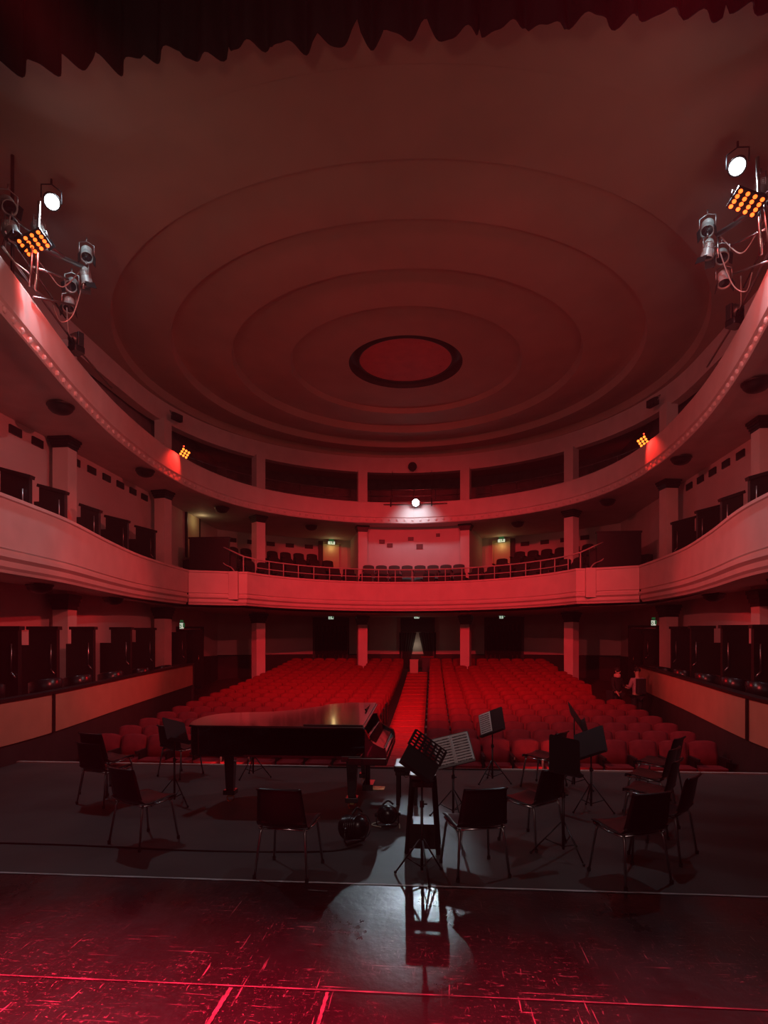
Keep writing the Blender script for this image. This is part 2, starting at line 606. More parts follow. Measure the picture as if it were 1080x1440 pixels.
# projection booth wall in the middle of the balcony
t15 = math.radians(15.5)
mb = MB()
bo = [(8.9 * math.sin(a), 19 + 8.9 * math.cos(a)) for a in [-t15 + 2 * t15 * i / 8 for i in range(9)]]
mb.sweep(bo, [(0, 3.6), (0, 7.42), (.12, 7.42), (.12, 3.6)], closed_prof=True)
for s in (-1, 1):
    mb.box((s * 2.9, 29.6, 5.5), (.12, 4.2, 3.86), rotz(-s * .27))
struct(mb.build('wall_booth', 'wallpaint'), 'wall of the projection booth at the middle of the balcony')
for i, (px, py, w, h) in enumerate(((537, 761.5, .22, .14), (548, 766.5, .22, .14), (577.5, 757, .22, .13), (590, 768, .26, .19), (616, 752, .14, .11))):
    p = at(px, py, 27.72)
    p.y = 19 + math.sqrt(8.9 ** 2 - p.x ** 2)
    R = rotz(-math.asin(p.x / 8.9))
    mb = MB()
    mb.box(p, (w, .06, h), R)
    o = mb.build('projection_port', 'blackmetal')
    lab = ['small dark port of the booth, outermost and next to the piano-side column', 'small dark port just below and beside the outermost one on the booth wall',
           'small dark port at mid height over the middle of the booth wall', 'largest and lowest dark port in the middle of the booth wall',
           'smallest and highest dark port on the booth wall'][i]
    tag(o, lab, 'booth window', 'dark ports in the projection booth wall')
    f = MB()
    for sx, sz, dx, dz in ((w + .04, .02, 0, h / 2 + .01), (w + .04, .02, 0, -h / 2 - .01), (.02, h, w / 2 + .01, 0), (.02, h, -w / 2 - .01, 0)):
        f.box(p + R @ Vector((dx, 0, dz)), (sx, .08, sz), R)
    f.build('frame', 'darkwood', o)

# side boxes at ground level: parapets, dark wall below, floors
for s, nm in ((-1, 'left'), (1, 'right')):
    pl = [(s * x, y) for x, y in X_half]
    if s > 0:
        pl = pl[::-1]

    def zr(x, y, z):
        return (y - 21) * .0205
    mb = MB()
    mb.sweep(pl, [(.1, 1.31), (.0, 1.31), (0, .58), (.08, .58)], zf=zr, closed_prof=True)
    o = struct(mb.build('box_front_' + nm, 'boxpanel'), 'tan panel front of the side boxes')
    mb = MB()
    mb.sweep(pl, [(.16, 1.30), (.16, 1.35), (-.04, 1.35), (-.04, 1.30)], zf=zr, closed_prof=True)
    tag(mb.build('box_rail', 'darkwood', o), 'dark upholstered rail')
    if True:
        mb = MB()
        mb.box((s * 6.185, 10.75, .73), (.03, .05, .72))
        tag(mb.build('panel_joint', 'darkwood', o), 'dark joint between two panels')
    mb = MB()
    mb.sweep(pl, [(.05, -1.4), (.05, .60), (.2, .60), (.2, -1.4)], zf=lambda x, y, z: zr(x, y, z) if z > 0 else 0, closed_prof=True)
    mb.box((s * 8.5, 21.0, .0), (1.7, .1, 2.6))
    struct(mb.build('wall_under_boxes_' + nm, 'darkpaint'), 'dark wall below the side boxes')
    mb = MB()
    a = [(s * (x + .1), y) for x, y in X_half]
    b = [(s * WX, y) for x, y in X_half]
    mb.strip(a, b, .52)
    struct(mb.build('floor_boxes_' + nm, 'darkpaint'))


# raked auditorium floor
def zfl(Y):
    z = -.32 + .055 * (Y - 18.5)
    if Y > 18.5:
        z += .0022 * (Y - 18.5) ** 2
    return z


def floor_grid(x0, x1, ys, lift=0):
    mb = MB()
    A = [(x0, y) for y in ys]
    vs, fs = [], []
    for y in ys:
        vs += [(x0, y, zfl(y) + lift), (x1, y, zfl(y) + lift)]
    for i in range(len(ys) - 1):
        fs.append((2 * i, 2 * i + 1, 2 * i + 3, 2 * i + 2))
    return mb.add(vs, fs)


YS = [9.8 + .7 * i for i in range(32)]
struct(floor_grid(-9.2, 9.2, YS).build('floor', 'floorseat'), 'raked dark floor of the auditorium')
rn = floor_grid(-.38, .62, [10 + .7 * i for i in range(30)], .02)
for i in range(22):
    y = 11.2 + .9 * i
    rn.box((.12, y, zfl(y) + .025), (1.0, .05, .02))
tag(rn.build('carpet_runner', 'carpet'), 'red carpet runner up the centre aisle between the seat blocks', 'carpet')

# stage
mb = MB()
mb.box((0, 7.385, -.05), (16, 4.73, .1))
struct(mb.build('floor_stage_dance', 'stagemid'), 'matte grey dance floor on the stage')
mb = MB()
mb.box((0, 1.01, -.05), (16, 8.02, .1))
struct(mb.build('floor_stage_front', 'stagefront'), 'glossy worn black boards at the back of the stage')
mb = MB()
mb.box((0, 9.7, -.65), (13.5, .1, 1.1))
struct(mb.build('wall_stage_riser', 'darkpaint'))
mb = MB()
for x0, x1 in ((-6.3, -.85), (1.95, 8)):
    mb.box(((x0 + x1) / 2, 9.78, -.01), (x1 - x0, .07, .06))
struct(mb.build('trim_stage_nosing', 'nosing'), 'pale nosing along the front edge of the stage')
mb = MB()
mb.box((.55, 9.78, -.01), (2.8, .07, .06))
struct(mb.build('trim_stage_nosing_dark', 'darkwood'))


def tape_strip(p0, p1, w, name, label, ragged=.35, m_='tape'):
    mb = MB()
    n = 60
    d = Vector((p1[0] - p0[0], p1[1] - p0[1], 0))
    L_ = d.length
    d.normalize()
    q = Vector((-d.y, d.x, 0))
    vs, fs = [], []
    rnd = random.Random(len(label))
    for i in range(n + 1):
        c = Vector((p0[0], p0[1], .0045)) + d * (L_ * i / n)
        a = w * (.5 - ragged * rnd.random() * .6)
        b = w * (.5 - ragged * rnd.random() * .6)
        vs += [c - q * a, c + q * b]
    fs = [(2 * i, 2 * i + 2, 2 * i + 3, 2 * i + 1) for i in range(n)]
    mb.add(vs, fs)
    return tag(mb.build(name, m_), label, 'tape', 'strips of tape on the stage floor')


tape_strip((-5, 5.02), (5.5, 5.02), .035, 'floor_tape', 'long pale tape across the stage at the edge of the grey dance floor', m_='tapebright')
tape_strip((-4, 3.46), (4.5, 3.46), .016, 'floor_tape', 'long worn pale tape across the black boards nearest the viewer')
tape_strip((-.32, 3.44), (-.34, 2.4), .03, 'floor_tape', 'short pale tape running towards the viewer, nearer the piano side')
tape_strip((.25, 3.44), (.25, 2.4), .025, 'floor_tape', 'short pale tape running towards the viewer, farther from the piano side')
tape_strip((-.16, 4.86), (.0, 4.85), .03, 'floor_tape', 'tiny scrap of tape just in front of the long dance floor tape')
mb = MB()
mb.tube(catmull([(-5.6, 5.72, .008), (-3, 5.76, .008), (-1.6, 5.70, .008), (-.6, 5.73, .008), (-.1, 5.80, .008), (.15, 6.0, .008)], 6), .009, 6)
tag(mb.build('stage_cable', 'cable'), 'thin black cable lying across the dance floor in front of the piano', 'cable')

# house border curtain above the stage
mb = MB()
n = 420
vs, fs = [], []
rnd = random.Random(3)
ks = [rnd.uniform(.7, 1.3) for _ in range(40)]
sc_x = [-7.5]
while sc_x[-1] < 7.5:
    sc_x.append(sc_x[-1] + rnd.uniform(.26, .62))
sc_d = [rnd.uniform(.04, .13) for _ in sc_x]
for i in range(n + 1):
    x = -7.5 + 15 * i / n
    j = max(k for k in range(len(sc_x)) if sc_x[k] <= x)
    x0, x1 = sc_x[j], (sc_x[j + 1] if j + 1 < len(sc_x) else sc_x[j] + .4)
    t = (x - x0) / (x1 - x0)
    hem = 9.60 - sc_d[j] * (1 - abs(2 * t - 1) ** 1.7) - .05 * t * (1 if j % 2 else -1) - .012 * math.sin(9 * x)
    if t < .04 and j % 3 == 0:
        hem += .10
    fold = .10 * math.sin(x * 2 * PI / .47 + .8 * math.sin(x * 1.7)) + .04 * math.sin(x * 23)
    vs += [(x, 7.5 + fold * .9, hem), (x, 7.5 + fold, 10.0), (x, 7.5 + fold * .5, 10.9), (x, 7.5 + fold * .3, 12.2)]
for i in range(n):
    for k in range(3):
        fs.append((4 * i + k, 4 * i + 4 + k, 4 * i + 5 + k, 4 * i + 1 + k))
mb.add(vs, fs, True)
o = mb.build('border_curtain', 'curtain')
md = o.modifiers.new('thick', 'SOLIDIFY')
md.thickness = .02
tag(o, 'black gathered border curtain with a scalloped hem hanging above the stage', 'curtain')

# ------------------------------------------------------------------ doors and signs
for i, (x0, x1) in enumerate(((-5.26, -3.47), (-.75, .92), (3.51, 5.40))):
    xm = (x0 + x1) / 2
    t = math.asin(xm / WR)
    yw = 19 + WR * math.cos(t)
    R = rotz(-t)
    z0 = zfl(yw) - .05
    root = struct(empty('door_%d' % (i + 1), (xm, yw, z0), -t), ['black curtained doorway behind the piano side seats', 'centre doorway with parted black curtains', 'black curtained doorway behind the stands side seats'][i])
    w, h = x1 - x0, 3.4 - z0
    mb = MB()
    for s in (-1, 1):
        mb.box((s * w / 2, -.06, h / 2), (.10, .10, h))
    mb.box((0, -.06, h - .05), (w, .10, .10))
    mb.build('door_frame', 'darkwood', root)
    mb = MB()
    mb.box((0, -.03, h - .37), (w, .06, .70))
    mb.build('pelmet', 'darkwood', root)
    if i != 1:
        mb = MB()
        n = 60
        vs, fs = [], []
        for k in range(n + 1):
            x = -w / 2 + w * k / n
            y = -.07 + .03 * math.sin(k * .9)
            vs += [(x, y, 0), (x, y, h - .4)]
        fs = [(2 * k, 2 * k + 2, 2 * k + 3, 2 * k + 1) for k in range(n)]
        mb.add(vs, fs, True)
        mb.build('door_curtain', 'curtain2', root)
    else:
        for s in (-1, 1):
            mb = MB()
            n = 24
            vs, fs = [], []
            rows = 10
            for r in range(rows + 1):
                zz = (h - .75) * r / rows
                gap = .06 + (.42 * (1 - (zz / (h - .75))))
                for k in range(n + 1):
                    q = k / n
                    x = gap + (.95 - gap) * q
                    vs.append((s * x, -.10 + .03 * math.sin(k * 1.7), zz))
            for r in range(rows):
                for k in range(n):
                    a = r * (n + 1) + k
                    fs.append((a, a + 1, a + n + 2, a + n + 1))
            mb.add(vs, fs, True)
            mb.build('door_curtain', 'curtain2', root)
        mb = MB()
        mb.box((0, .02, 1.3), (1.5, .04, 2.6))
        tag(mb.build('door_panel', 'beige', root), 'pale wall of the lit passage seen between the curtains')


def exit_sign(p, face, label, w=.34, h=.20, rz=0.0, par=None):
    root = tag(empty('exit_sign', p, rz), label, 'exit sign', 'small lit exit signs')
    mb = MB()
    mb.box((0, .03, 0), (w + .03, .06, h + .03))
    mb.build('housing', 'blackmetal', root)
    mb = MB()
    mb.box((0, -.004, 0), (w, .012, h))
    f = mb.build('sign_face', 'signface', root)
    mb = MB()          # dark running figure, door and arrow
    u = h
    mb.box((-.22 * u, -.012, .02), (.36 * u, .006, .12 * u), roty(.5))
    mb.box((-.10 * u, -.012, -.2 * u), (.10 * u, .006, .42 * u), roty(.5))
    mb.box((-.34 * u, -.012, -.2 * u), (.10 * u, .006, .40 * u), roty(-.55))
    mb.box((-.16 * u, -.012, .26 * u), (.13 * u, .006, .14 * u))
    mb.box((.42 * u, -.012, .02), (.34 * u, .006, .74 * u))
    mb.build('pictogram', 'signgreen', f)
    mb = MB()
    mb.box((0, .0, h / 2 + .07), (w * .7, .05, .08))
    mb.build('lamp_cap', 'signgreen', root)
    return root


sg = [((465.5, 868), 30.6, 'lit exit sign above the rear doorway behind the piano'), ((586, 867), 31.2, 'lit exit sign above the parted curtains of the centre doorway'),
      ((706, 867), 30.7, 'lit exit sign above the rear doorway behind the stands')]
for (px, py), Y, lab in sg:
    p = at(px, py, Y)
    exit_sign(p, None, lab, .26, .20)
p = at(255.5, 880, 22.6)
exit_sign(p, None, 'lit exit sign over the dark door at the end of the piano side boxes', .16, .22)
p = at(919, 876, 22.3)
exit_sign(p, None, 'lit exit sign over the dark door at the end of the far side boxes', .16, .18)

# dark doors at the rear end of the boxes
for s, lab in ((-1, 'dark door panel at the rear end of the piano side boxes'), (1, 'dark door panel at the rear end of the boxes behind the two people')):
    root = tag(empty('box_door', (s * 8.62, 23.0, .3)), lab, 'door')
    mb = MB()
    mb.box((0, 0, 1.15), (.95, .06, 2.3))
    mb.build('leaf', 'darkwood', root)
    mb = MB()
    for q in (-.5, .5):
        mb.box((q, 0, 1.18), (.08, .1, 2.36))
    mb.box((0, 0, 2.38), (1.08, .1, .08))
    mb.build('door_frame', 'darkwood', root)
    mb = MB()
    mb.tube([(-s * .38, -.06, 1.0), (-s * .38, -.06, 1.3)], .012)
    mb.build('handle', 'brass', root)

# balcony doors (lit) left and right of the booth and the pale one further round
for s, lab in ((-1, 'cream door under a warm lamp in the balcony rear wall, piano side'), (1, 'cream door under a warm lamp in the balcony rear wall, stands side')):
    a = s * math.radians(20.3)
    x, y = (WR - .06) * math.sin(a), 19 + (WR - .06) * math.cos(a)
    root = tag(empty('balcony_door', (x, y, 5.15), -a), lab, 'door')
    mb = MB()
    mb.box((0, 0, 1.0), (.85, .06, 2.05))
    mb.build('leaf', 'cream', root)
    mb = MB()
    mb.box((-s * .0 + s * .55, -.1, 1.05), (.22, .16, 2.2))
    tag(mb.build('door_jamb', 'darkwood', root), 'dark jamb')
    mb = MB()
    mb.box((-.47, -.02, 1.02), (.06, .09, 2.1))
    mb.box((0, -.02, 2.08), (1.0, .09, .06))
    mb.build('door_frame', 'cream', root)
    r2 = exit_sign(Vector((x, y, 7.22)) + rotz(-a) @ Vector((0, -.16, 0)), None, 'lit exit sign over the cream balcony door, ' + ('piano side' if s < 0 else 'stands side'), .36, .15, -a)
    q = Vector((x, y, 7.0)) + rotz(-a) @ Vector((0, -.28, 0))
    l = bpy.data.lights.new('balcony door lamp', 'POINT')
    l.energy = 2.2
    l.color = (1, .72, .28)
    l.shadow_soft_size = .08
    lo = bpy.data.objects.new('balcony door lamp', l)
    lo.location = q
    C.objects.link(lo)

root = tag(empty('balcony_door', (-WX + .04, 24.6, 5.6), PI / 2), 'pale yellow door in the piano side balcony wall behind the corner partition', 'door')
mb = MB()
mb.box((0, 0, .95), (1.3, .05, 1.9))
mb.build('leaf', 'cream', root)
mb = MB()
for dx in (-.68, .68):
    mb.box((dx, -.02, .97), (.08, .09, 1.96))
mb.box((0, -.02, 1.95), (1.44, .09, .08))
mb.build('door_frame', 'darkwood', root)

# wall vents high on the balcony walls
mbv = MB()
mbv.box((0, 0, 0), (.42, .05, .20))
vent_me = mbv.mesh('wall_vent')
vent_me.materials.append(M['darkwood'])


def vent(x, y, z, rz, label, group):
    o = bpy.data.objects.new('wall_vent', vent_me)
    C.objects.link(o)
    o.location = (x, y, z)
    o.rotation_euler = (0, 0, rz)
    return tag(o, label, 'vent', group)


for s, nm in ((-1, 'piano side'), (1, 'stands side')):
    k = 0
    for i in range(13):
        y = 10.55 + .82 * i
        if abs(y - 15.2) < .35 or y > 20.6:
            continue
        k += 1
        vent(s * (WX - .02), y, 7.16, PI / 2, 'small dark vent high on the %s balcony wall, %s from the stage' % (nm, ORD[k]), 'dark vents on the %s wall' % nm)
    k = 0
    for adeg in (25.5, 30, 34.5, 39, 43.5):
        a = math.radians(adeg) * s
        k += 1
        vent((WR - .02) * math.sin(a), 19 + (WR - .02) * math.cos(a), 7.0, -a, 'dark vent on the rear balcony wall, %s outward from the cream door, %s' % (ORD[k], nm), 'vents on the rear balcony wall')

# dome lamps under the soffits
dome = [(0, -.17), (.10, -.165), (.19, -.13), (.25, -.07), (.27, 0), (.29, 0), (.29, .03)]


def dome_lamp(x, y, z, label):
    root = tag(empty('ceiling_lamp', (x, y, z)), label, 'ceiling lamp', 'dark dome lamps under the galleries')
    mb = MB()
    mb.lathe(dome, 20)
    mb.build('shade', 'darkwood', root)
    mb = MB()
    mb.lathe([(.12, .0), (.12, .07)], 16)
    mb.build('ceiling_mount', 'blackmetal', root)


for s, nm in ((-1, 'piano side'), (1, 'stands side')):
    for k, (x, y) in enumerate(((7.47, 12.95), (7.98, 18.0), (7.36, 23.1), (4.6, 27.0))):
        dome_lamp(s * x, y, 7.35, 'dark dome lamp under the gallery, %s from the stage on the %s' % (ORD[k + 1], nm))
    for k, (x, y) in enumerate(((8.0, 13.0), (8.35, 16.8))):
        dome_lamp(s * x, y, 3.33, 'dark dome lamp under the balcony boxes, %s from the stage on the %s' % (ORD[k + 1], nm))

# ------------------------------------------------------------------ seats
def seat_meshes():
    b = MB()      # backrest
    n = 8
    prof = []
    vs, fs = [], []
    for k in range(n + 1):
        u = -1 + 2 * k / n
        x = .25 * u
        top = .90 - .05 * abs(u) ** 3
        bow = .025 * (1 - u * u)
        for (yy, zz) in ((.10 - bow, .36), (.16 - bow, .62), (.22 - bow, top - .03), (.25, top), (.29, top - .03), (.26, .36)):
            vs.append((x, yy, zz))
    m_ = 6
    for k in range(n):
        for j in range(m_):
            fs.append((k * m_ + j, k * m_ + (j + 1) % m_, (k + 1) * m_ + (j + 1) % m_, (k + 1) * m_ + j))
    fs.append(tuple(range(m_)))
    fs.append(tuple(n * m_ + j for j in range(m_))[::-1])
    b.add(vs, fs, True)
    c = MB()      # seat cushion
    c.rbox((0, -.10, .40), (.48, .40, .12), .05)
    a = MB()      # armrest with its standard
    a.rbox((0, -.05, .60), (.055, .42, .05), .02)
    a.box((0, .03, .30), (.04, .30, .58))
    out = []
    for nm, q in (('backrest', b), ('seat', c), ('armrest', a)):
        me = q.mesh(nm)
        bm = bmesh.new()
        bm.from_mesh(me)
        bmesh.ops.recalc_face_normals(bm, faces=bm.faces)
        bm.to_mesh(me)
        bm.free()
        out.append(me)
    return out, (b, c, a)


(sb, ss, sa), raw = seat_meshes()
for me, m_ in ((sb, 'velvet'), (ss, 'velvet'), (sa, 'darkwood')):
    me.materials.append(M[m_])


def joined(mats, name, arms=(-.275, .275)):
    q = MB()
    for k, r in enumerate(raw):
        for dx in ((0,) if k < 2 else arms):
            q.add([(x + dx, y, z) for x, y, z in r.v], r.f, k == 0, min(k, 1) if k == 2 else 0)
    me = q.mesh(name)
    for m_ in mats:
        me.materials.append(M[m_])
    return me


far_me = joined(('velvet', 'darkwood'), 'auditorium_chair', (-.275,))
PITCH, SW = .90, .55
rows_all = 20
NEAR = 8
stuff = MB()
for r in range(rows_all):
    y = 11.6 + PITCH * r
    for side, xs in (('behind the piano', [-.78 - SW * i for i in range(10)]), ('behind the music stands', [.98 + SW * i for i in range(10)])):
        for i, x in enumerate(xs):
            if x > 5.8 and 17.5 < y < 20:
                continue
            if r < 15:
                lab = 'red velvet seat, %s from the aisle, %s row back, %s' % (ORD[i + 1], ORD[r + 1], side)
                if r < NEAR:
                    root = empty('auditorium_chair', (x, y, zfl(y)))
                    end = 9 if x > 0 else 0
                    for nm, me, dx in [('backrest', sb, 0), ('seat', ss, 0), ('armrest', sa, -SW / 2)] + ([('armrest', sa, SW / 2)] if i == end else []):
                        o = bpy.data.objects.new(nm, me)
                        C.objects.link(o)
                        o.parent = root
                        o.location = (dx, 0, 0)
                else:
                    root = bpy.data.objects.new('auditorium_chair', far_me)
                    C.objects.link(root)
                    root.location = (x, y, zfl(y))
                tag(root, lab, 'theatre seat', 'red auditorium seats')
            else:
                if any(math.hypot(x - c_[0], y + .1 - c_[1]) < .6 for c_ in cols):
                    continue
                for k, q in enumerate(raw[:2]):
                    stuff.add([(vx + x, vy + y, vz + zfl(y)) for vx, vy, vz in q.v], q.f, k == 0)
o = stuff.build('rear_auditorium_seats', 'velvet')
tag(o, 'farthest rows of red velvet seats in front of the rear wall', 'theatre seats', 'red auditorium seats', 'stuff')

# balcony seats
dark_me = joined(('velvetdark', 'blackmetal'), 'balcony_chair', (-.28,))
grey_me = joined(('greyfab', 'blackmetal'), 'balcony_chair', (-.28,))


def bal_seat(a, R_, ztop, me, label, group):
    o = bpy.data.objects.new('balcony_chair', me)
    C.objects.link(o)
    o.location = (R_ * math.sin(a), 19 + R_ * math.cos(a), ztop - .90)
    o.rotation_euler = (0, 0, -a)
    tag(o, label, 'theatre seat', group)


tiers = [(6.85, 5.08), (7.65, 5.36), (9.55, 5.95), (10.45, 6.35)]
for ti, (R_, zt) in enumerate(tiers):
    da = .62 / (R_ - .25)
    for s, nm in ((-1, 'piano side'), (1, 'stands side')):
        k = 0
        a = math.radians(18.5 if ti > 0 else 3) + (da / 2)
        amax = math.radians((62, 60, 60, 57)[ti])
        while a < amax:
            k += 1
            if not (ti >= 2 and a < math.radians(24 if ti == 2 else 25)):
                bal_seat(a * s, R_, zt, dark_me, 'dark balcony seat, %s tier, %s from the booth, %s' % (ORD[ti + 1], ORD[k], nm), 'dark balcony seats')
            a += da
    st = MB()
    arcp = [((R_ - .42) * math.sin(a), 19 + (R_ - .42) * math.cos(a)) for a in [math.radians(-63 + 126 * i / 40) for i in range(41)]]
    lim = 2.6 if ti >= 2 else -1
    seg = [p for p in arcp]
    if lim > 0:
        for s in (-1, 1):
            sg_ = [p for p in arcp if p[0] * s > 3.4]
            st.sweep(sg_, [(0, 3.62), (0, zt - .91), (.95, zt - .91), (.95, 3.62)], closed_prof=True)
    else:
        st.sweep(seg, [(0, 3.62), (0, zt - .91), (.85, zt - .91), (.85, 3.62)], closed_prof=True)
    struct(st.build('floor_balcony_tier', 'darkpaint'))
for k in range(8):
    a = (k - 3.5) * .57 / 8.25
    bal_seat(a, 8.25, 5.62, grey_me, 'taupe seat against the booth wall, %s from the piano side in the lit row' % ORD[k + 1], 'lit row of eight in front of the booth')
st = MB()
arcp = [(8.06 * math.sin(a), 19 + 8.06 * math.cos(a)) for a in [math.radians(-18 + 36 * i / 12) for i in range(13)]]
st.sweep(arcp, [(0, 3.62), (0, 4.71), (.82, 4.71), (.82, 3.62)], closed_prof=True)
struct(st.build('floor_balcony_tier', 'darkpaint'))

# balcony handrail
rail = tag(empty('balcony_railing', (0, 25.1, 4.62)), 'pale tubular guard rail on the parapet of the rear balcony', 'railing')
RR = 6.25
top = [(RR * math.sin(a), 19 + RR * math.cos(a) - 25.1, .52) for a in [math.radians(-64 + 128 * i / 40) for i in range(41)]]
ext = lambda s: [(s * 6.9, 21.75 - 25.1, 1.02), (s * 6.75, 21.65 - 25.1, .95)]
toprail = [ext(-1)[0]] + [(-5.95, 21.35 - 25.1, .58)] + top + [(5.95, 21.35 - 25.1, .58)] + [ext(1)[0]]
mb = MB()
mb.tube(toprail, .026, 8)
mb.build('handrail', 'nosing', rail)
mb = MB()
mb.tube([(x, y, .22) for x, y, z in top], .018, 6)
mb.build('mid_rail', 'nosing', rail)
for i in range(0, 41, 2):
    x, y, z = top[i]
    mb = MB()
    mb.tube([(x, y, -.04), (x, y, .52)], .02, 6)
    mb.build('post', 'nosing', rail)
for s in (-1, 1):
    mb = MB()
    mb.tube([(s * 5.95, 21.35 - 25.1, -.04), (s * 5.95, 21.35 - 25.1, .58)], .024, 6)
    mb.build('post', 'nosing', rail)
    mb = MB()
    mb.tube(catmull([(s * 6.9, 21.75 - 25.1, 1.02), (s * 6.93, 21.75 - 25.1, .75), (s * 6.8, 21.7 - 25.1, .38), (s * 6.45, 21.5 - 25.1, .2), (s * 6.3, 21.45 - 25.1, .02)], 5), .022, 6)
    mb.build('end_scroll', 'nosing', rail)
    o = tag(empty('balcony_partition', (s * 7.3, 21.75, 3.62)), 'large dark timber partition at the corner of the balcony, ' + ('piano side' if s < 0 else 'stands side'), 'partition', 'dark corner partitions of the balcony')
    mb = MB()
    mb.box((s * .05, 0, 1.15), (1.5, .12, 2.3))
    mb.box((s * -.55, .2, .9), (.7, .1, 1.8))
    mb.build('panel', 'darkwood', o)
    mb = MB()
    mb.box((s * .05, 0, 2.33), (1.56, .17, .06))
    mb.build('cap_rail', 'darkwood', o)

# gallery guard rails in the openings
for s, nm in ((-1, 'piano side'), (1, 'stands side')):
    half = [p for p in F if p[0] * s > 2.5]
    g = tag(empty('gallery_railing', (s * 8, 19, 7.55)), 'thin dark guard rail in the gallery openings on the ' + nm, 'railing', 'thin gallery rails')
    for z in (1.25, 1.6):
        mb = MB()
        mb.tube([(x - s * 8 - n_[0] * -.3, y - 19 + n_[1] * .3, z) for (x, y), n_ in zip(half, normals(half))], .02, 6)
        mb.build('rail', 'steel', g)
    for i in range(1, len(half), 2):
        x, y = half[i]
        nx, ny = normals(half)[i]
        mb = MB()
        mb.tube([(x - s * 8 + nx * .3, y - 19 + ny * .3, 0), (x - s * 8 + nx * .3, y - 19 + ny * .3, 1.6)], .016, 6)
        mb.build('post', 'steel', g)
g = tag(empty('gallery_railing', (0, 28, 7.55)), 'thin dark guard rail in the gallery opening behind the follow spot', 'railing', 'thin gallery rails')
for z in (1.1, 1.35, 1.65):
    mb = MB()
    mb.tube([(-2.1, -.1, z), (0, .1, z), (2.1, -.1, z)], .02, 6)
    mb.build('rail', 'steel', g)
for x in (-2, -1, 0, 1, 2):
    mb = MB()
    mb.tube([(x, .02, 0), (x, .02, 1.65)], .016, 6)
    mb.build('post', 'steel', g)

# ------------------------------------------------------------------ box partitions and chairs
def box_partition(s, y, xf, xt, xl, zt, zl, zb, slant, label, grp):
    root = tag(empty('box_partition', (s * xf, y, zb)), label, 'partition', grp)
    wt, wl = xt - xf, xl - xf
    mb = MB()
    pr = [(0, 0), (0, zt - zb - slant), (wt * .08, zt - zb - slant * .9), (wt, zt - zb), (wt, zl - zb), (wl, zl - zb), (wl, 0)]
    vs = [(s * x, d, z) for d in (-.05, .05) for x, z in pr]
    n = len(pr)
    mb.add(vs, [tuple(range(n))[::-1], tuple(range(n, 2 * n))] + [(i, (i + 1) % n, n + (i + 1) % n, n + i) for i in range(n)])
    mb.build('panel', 'darkwood', root)
    mb = MB()
    mb.box((s * wt / 2, 0, zt - zb - slant / 2 + .01), (math.hypot(wt + .08, slant), .15, .07), roty(-s * math.atan2(slant, wt)))
    mb.build('cap_rail', 'darkwood', root)
    mb = MB()
    mb.tube([(s * .1, -.09, zl - zb - .5), (s * .1, -.09, zl - zb + .02)], .014, 6)
    mb.tube([(s * .1, -.09, zl - zb - .5), (s * .02, -.09, zl - zb - .6)], .014, 6)
    tag(mb.build('grab_rod', 'steel', root), 'thin metal rod')


def tub_chair(x, y, z, rz, label, grp, lowpad=0):
    root = tag(empty('box_armchair', (x, y, z), rz), label, 'armchair', grp)
    n = 16
    vs, fs = [], []
    for k in range(n + 1):
        a = math.radians(-30 + 240 * k / n)
        for rr, zz in ((.24, .40), (.25, .68), (.275, .76), (.31, .74), (.30, .40)):
            h = zz + (.06 * math.sin(a) if zz > .6 else 0)
            vs.append((rr * math.cos(a), rr * math.sin(a), h))
    for k in range(n):
        for j in range(5):
            fs.append((k * 5 + j, k * 5 + (j + 1) % 5, (k + 1) * 5 + (j + 1) % 5, (k + 1) * 5 + j))
    fs += [tuple(range(5)), tuple(n * 5 + j for j in range(5))]
    mb = MB()
    mb.add(vs, fs, True)
    mb.build('backrest', 'blackplastic', root)
    mb = MB()
    mb.lathe([(0, .36), (.25, .36), (.26, .42), (.22, .47), (0, .48)], 20)
    mb.build('seat', 'velvetdark', root)
    for dx in (-.16, .16):
        for dy in (-.16, .16):
            mb = MB()
            mb.tube([(dx * 1.1, dy * 1.1, 0), (dx, dy, .37)], .018, 6)
            mb.build('leg', 'blackmetal', root)


BAL = [(11.26, 7.00, 7.59, 7.70, 5.34, 5.02), (12.75, 7.22, 7.81, 7.93, 5.41, 5.17), (14.83, 7.63, 8.11, 8.22, 5.47, 5.27), (16.89, 7.95, 8.60, 8.82, 5.63, 5.36), (18.81, 8.05, 8.67, 8.91, 5.71, 5.41)]
LOW = [(10.53, 6.70, 7.12, 7.35, 2.30, 2.00), (11.98, 6.90, 7.51, 7.74, 2.34, 2.00), (13.78, 7.16, 7.71, 7.84, 2.39, 2.03), (16.2, 7.50, 8.06, 8.38, 2.45, 2.06), (18.2, 7.78, 8.36, 8.64, 2.49, 2.09), (21.2, 8.02, 8.60, 9.0, 2.42, 2.13)]
for s, nm in ((-1, 'piano side'), (1, 'stands side')):
    for k, (y, xf, xt, xl, zt, zl) in enumerate(BAL):
        box_partition(s, y, xf, xt, xl, zt + .10, zl, 3.63, .16, 'dark stepped partition between balcony boxes, %s from the stage, %s' % (ORD[k + 1], nm), 'balcony box partitions')
    for k, (y, xf, xt, xl, zt, zl) in enumerate(LOW):
        box_partition(s, y, xf, xt, xl, zt, zl, .53, 0.0, 'tall dark stepped partition between ground boxes, %s from the stage, %s' % (ORD[k + 1], nm), 'ground box partitions')
    for k, y in enumerate((10.2, 11.6, 13.0, 14.9, 17.0, 19.2)):
        xb = 6.2 + max(0, y - 10.6) * .142
        tub_chair(s * (xb + .58), y - (.45 if k == 0 else 0), .53, s * (PI / 2 + .3), 'dark rounded armchair behind the ground box rail, %s from the stage, %s' % (ORD[k + 1], nm), 'ground box armchairs')

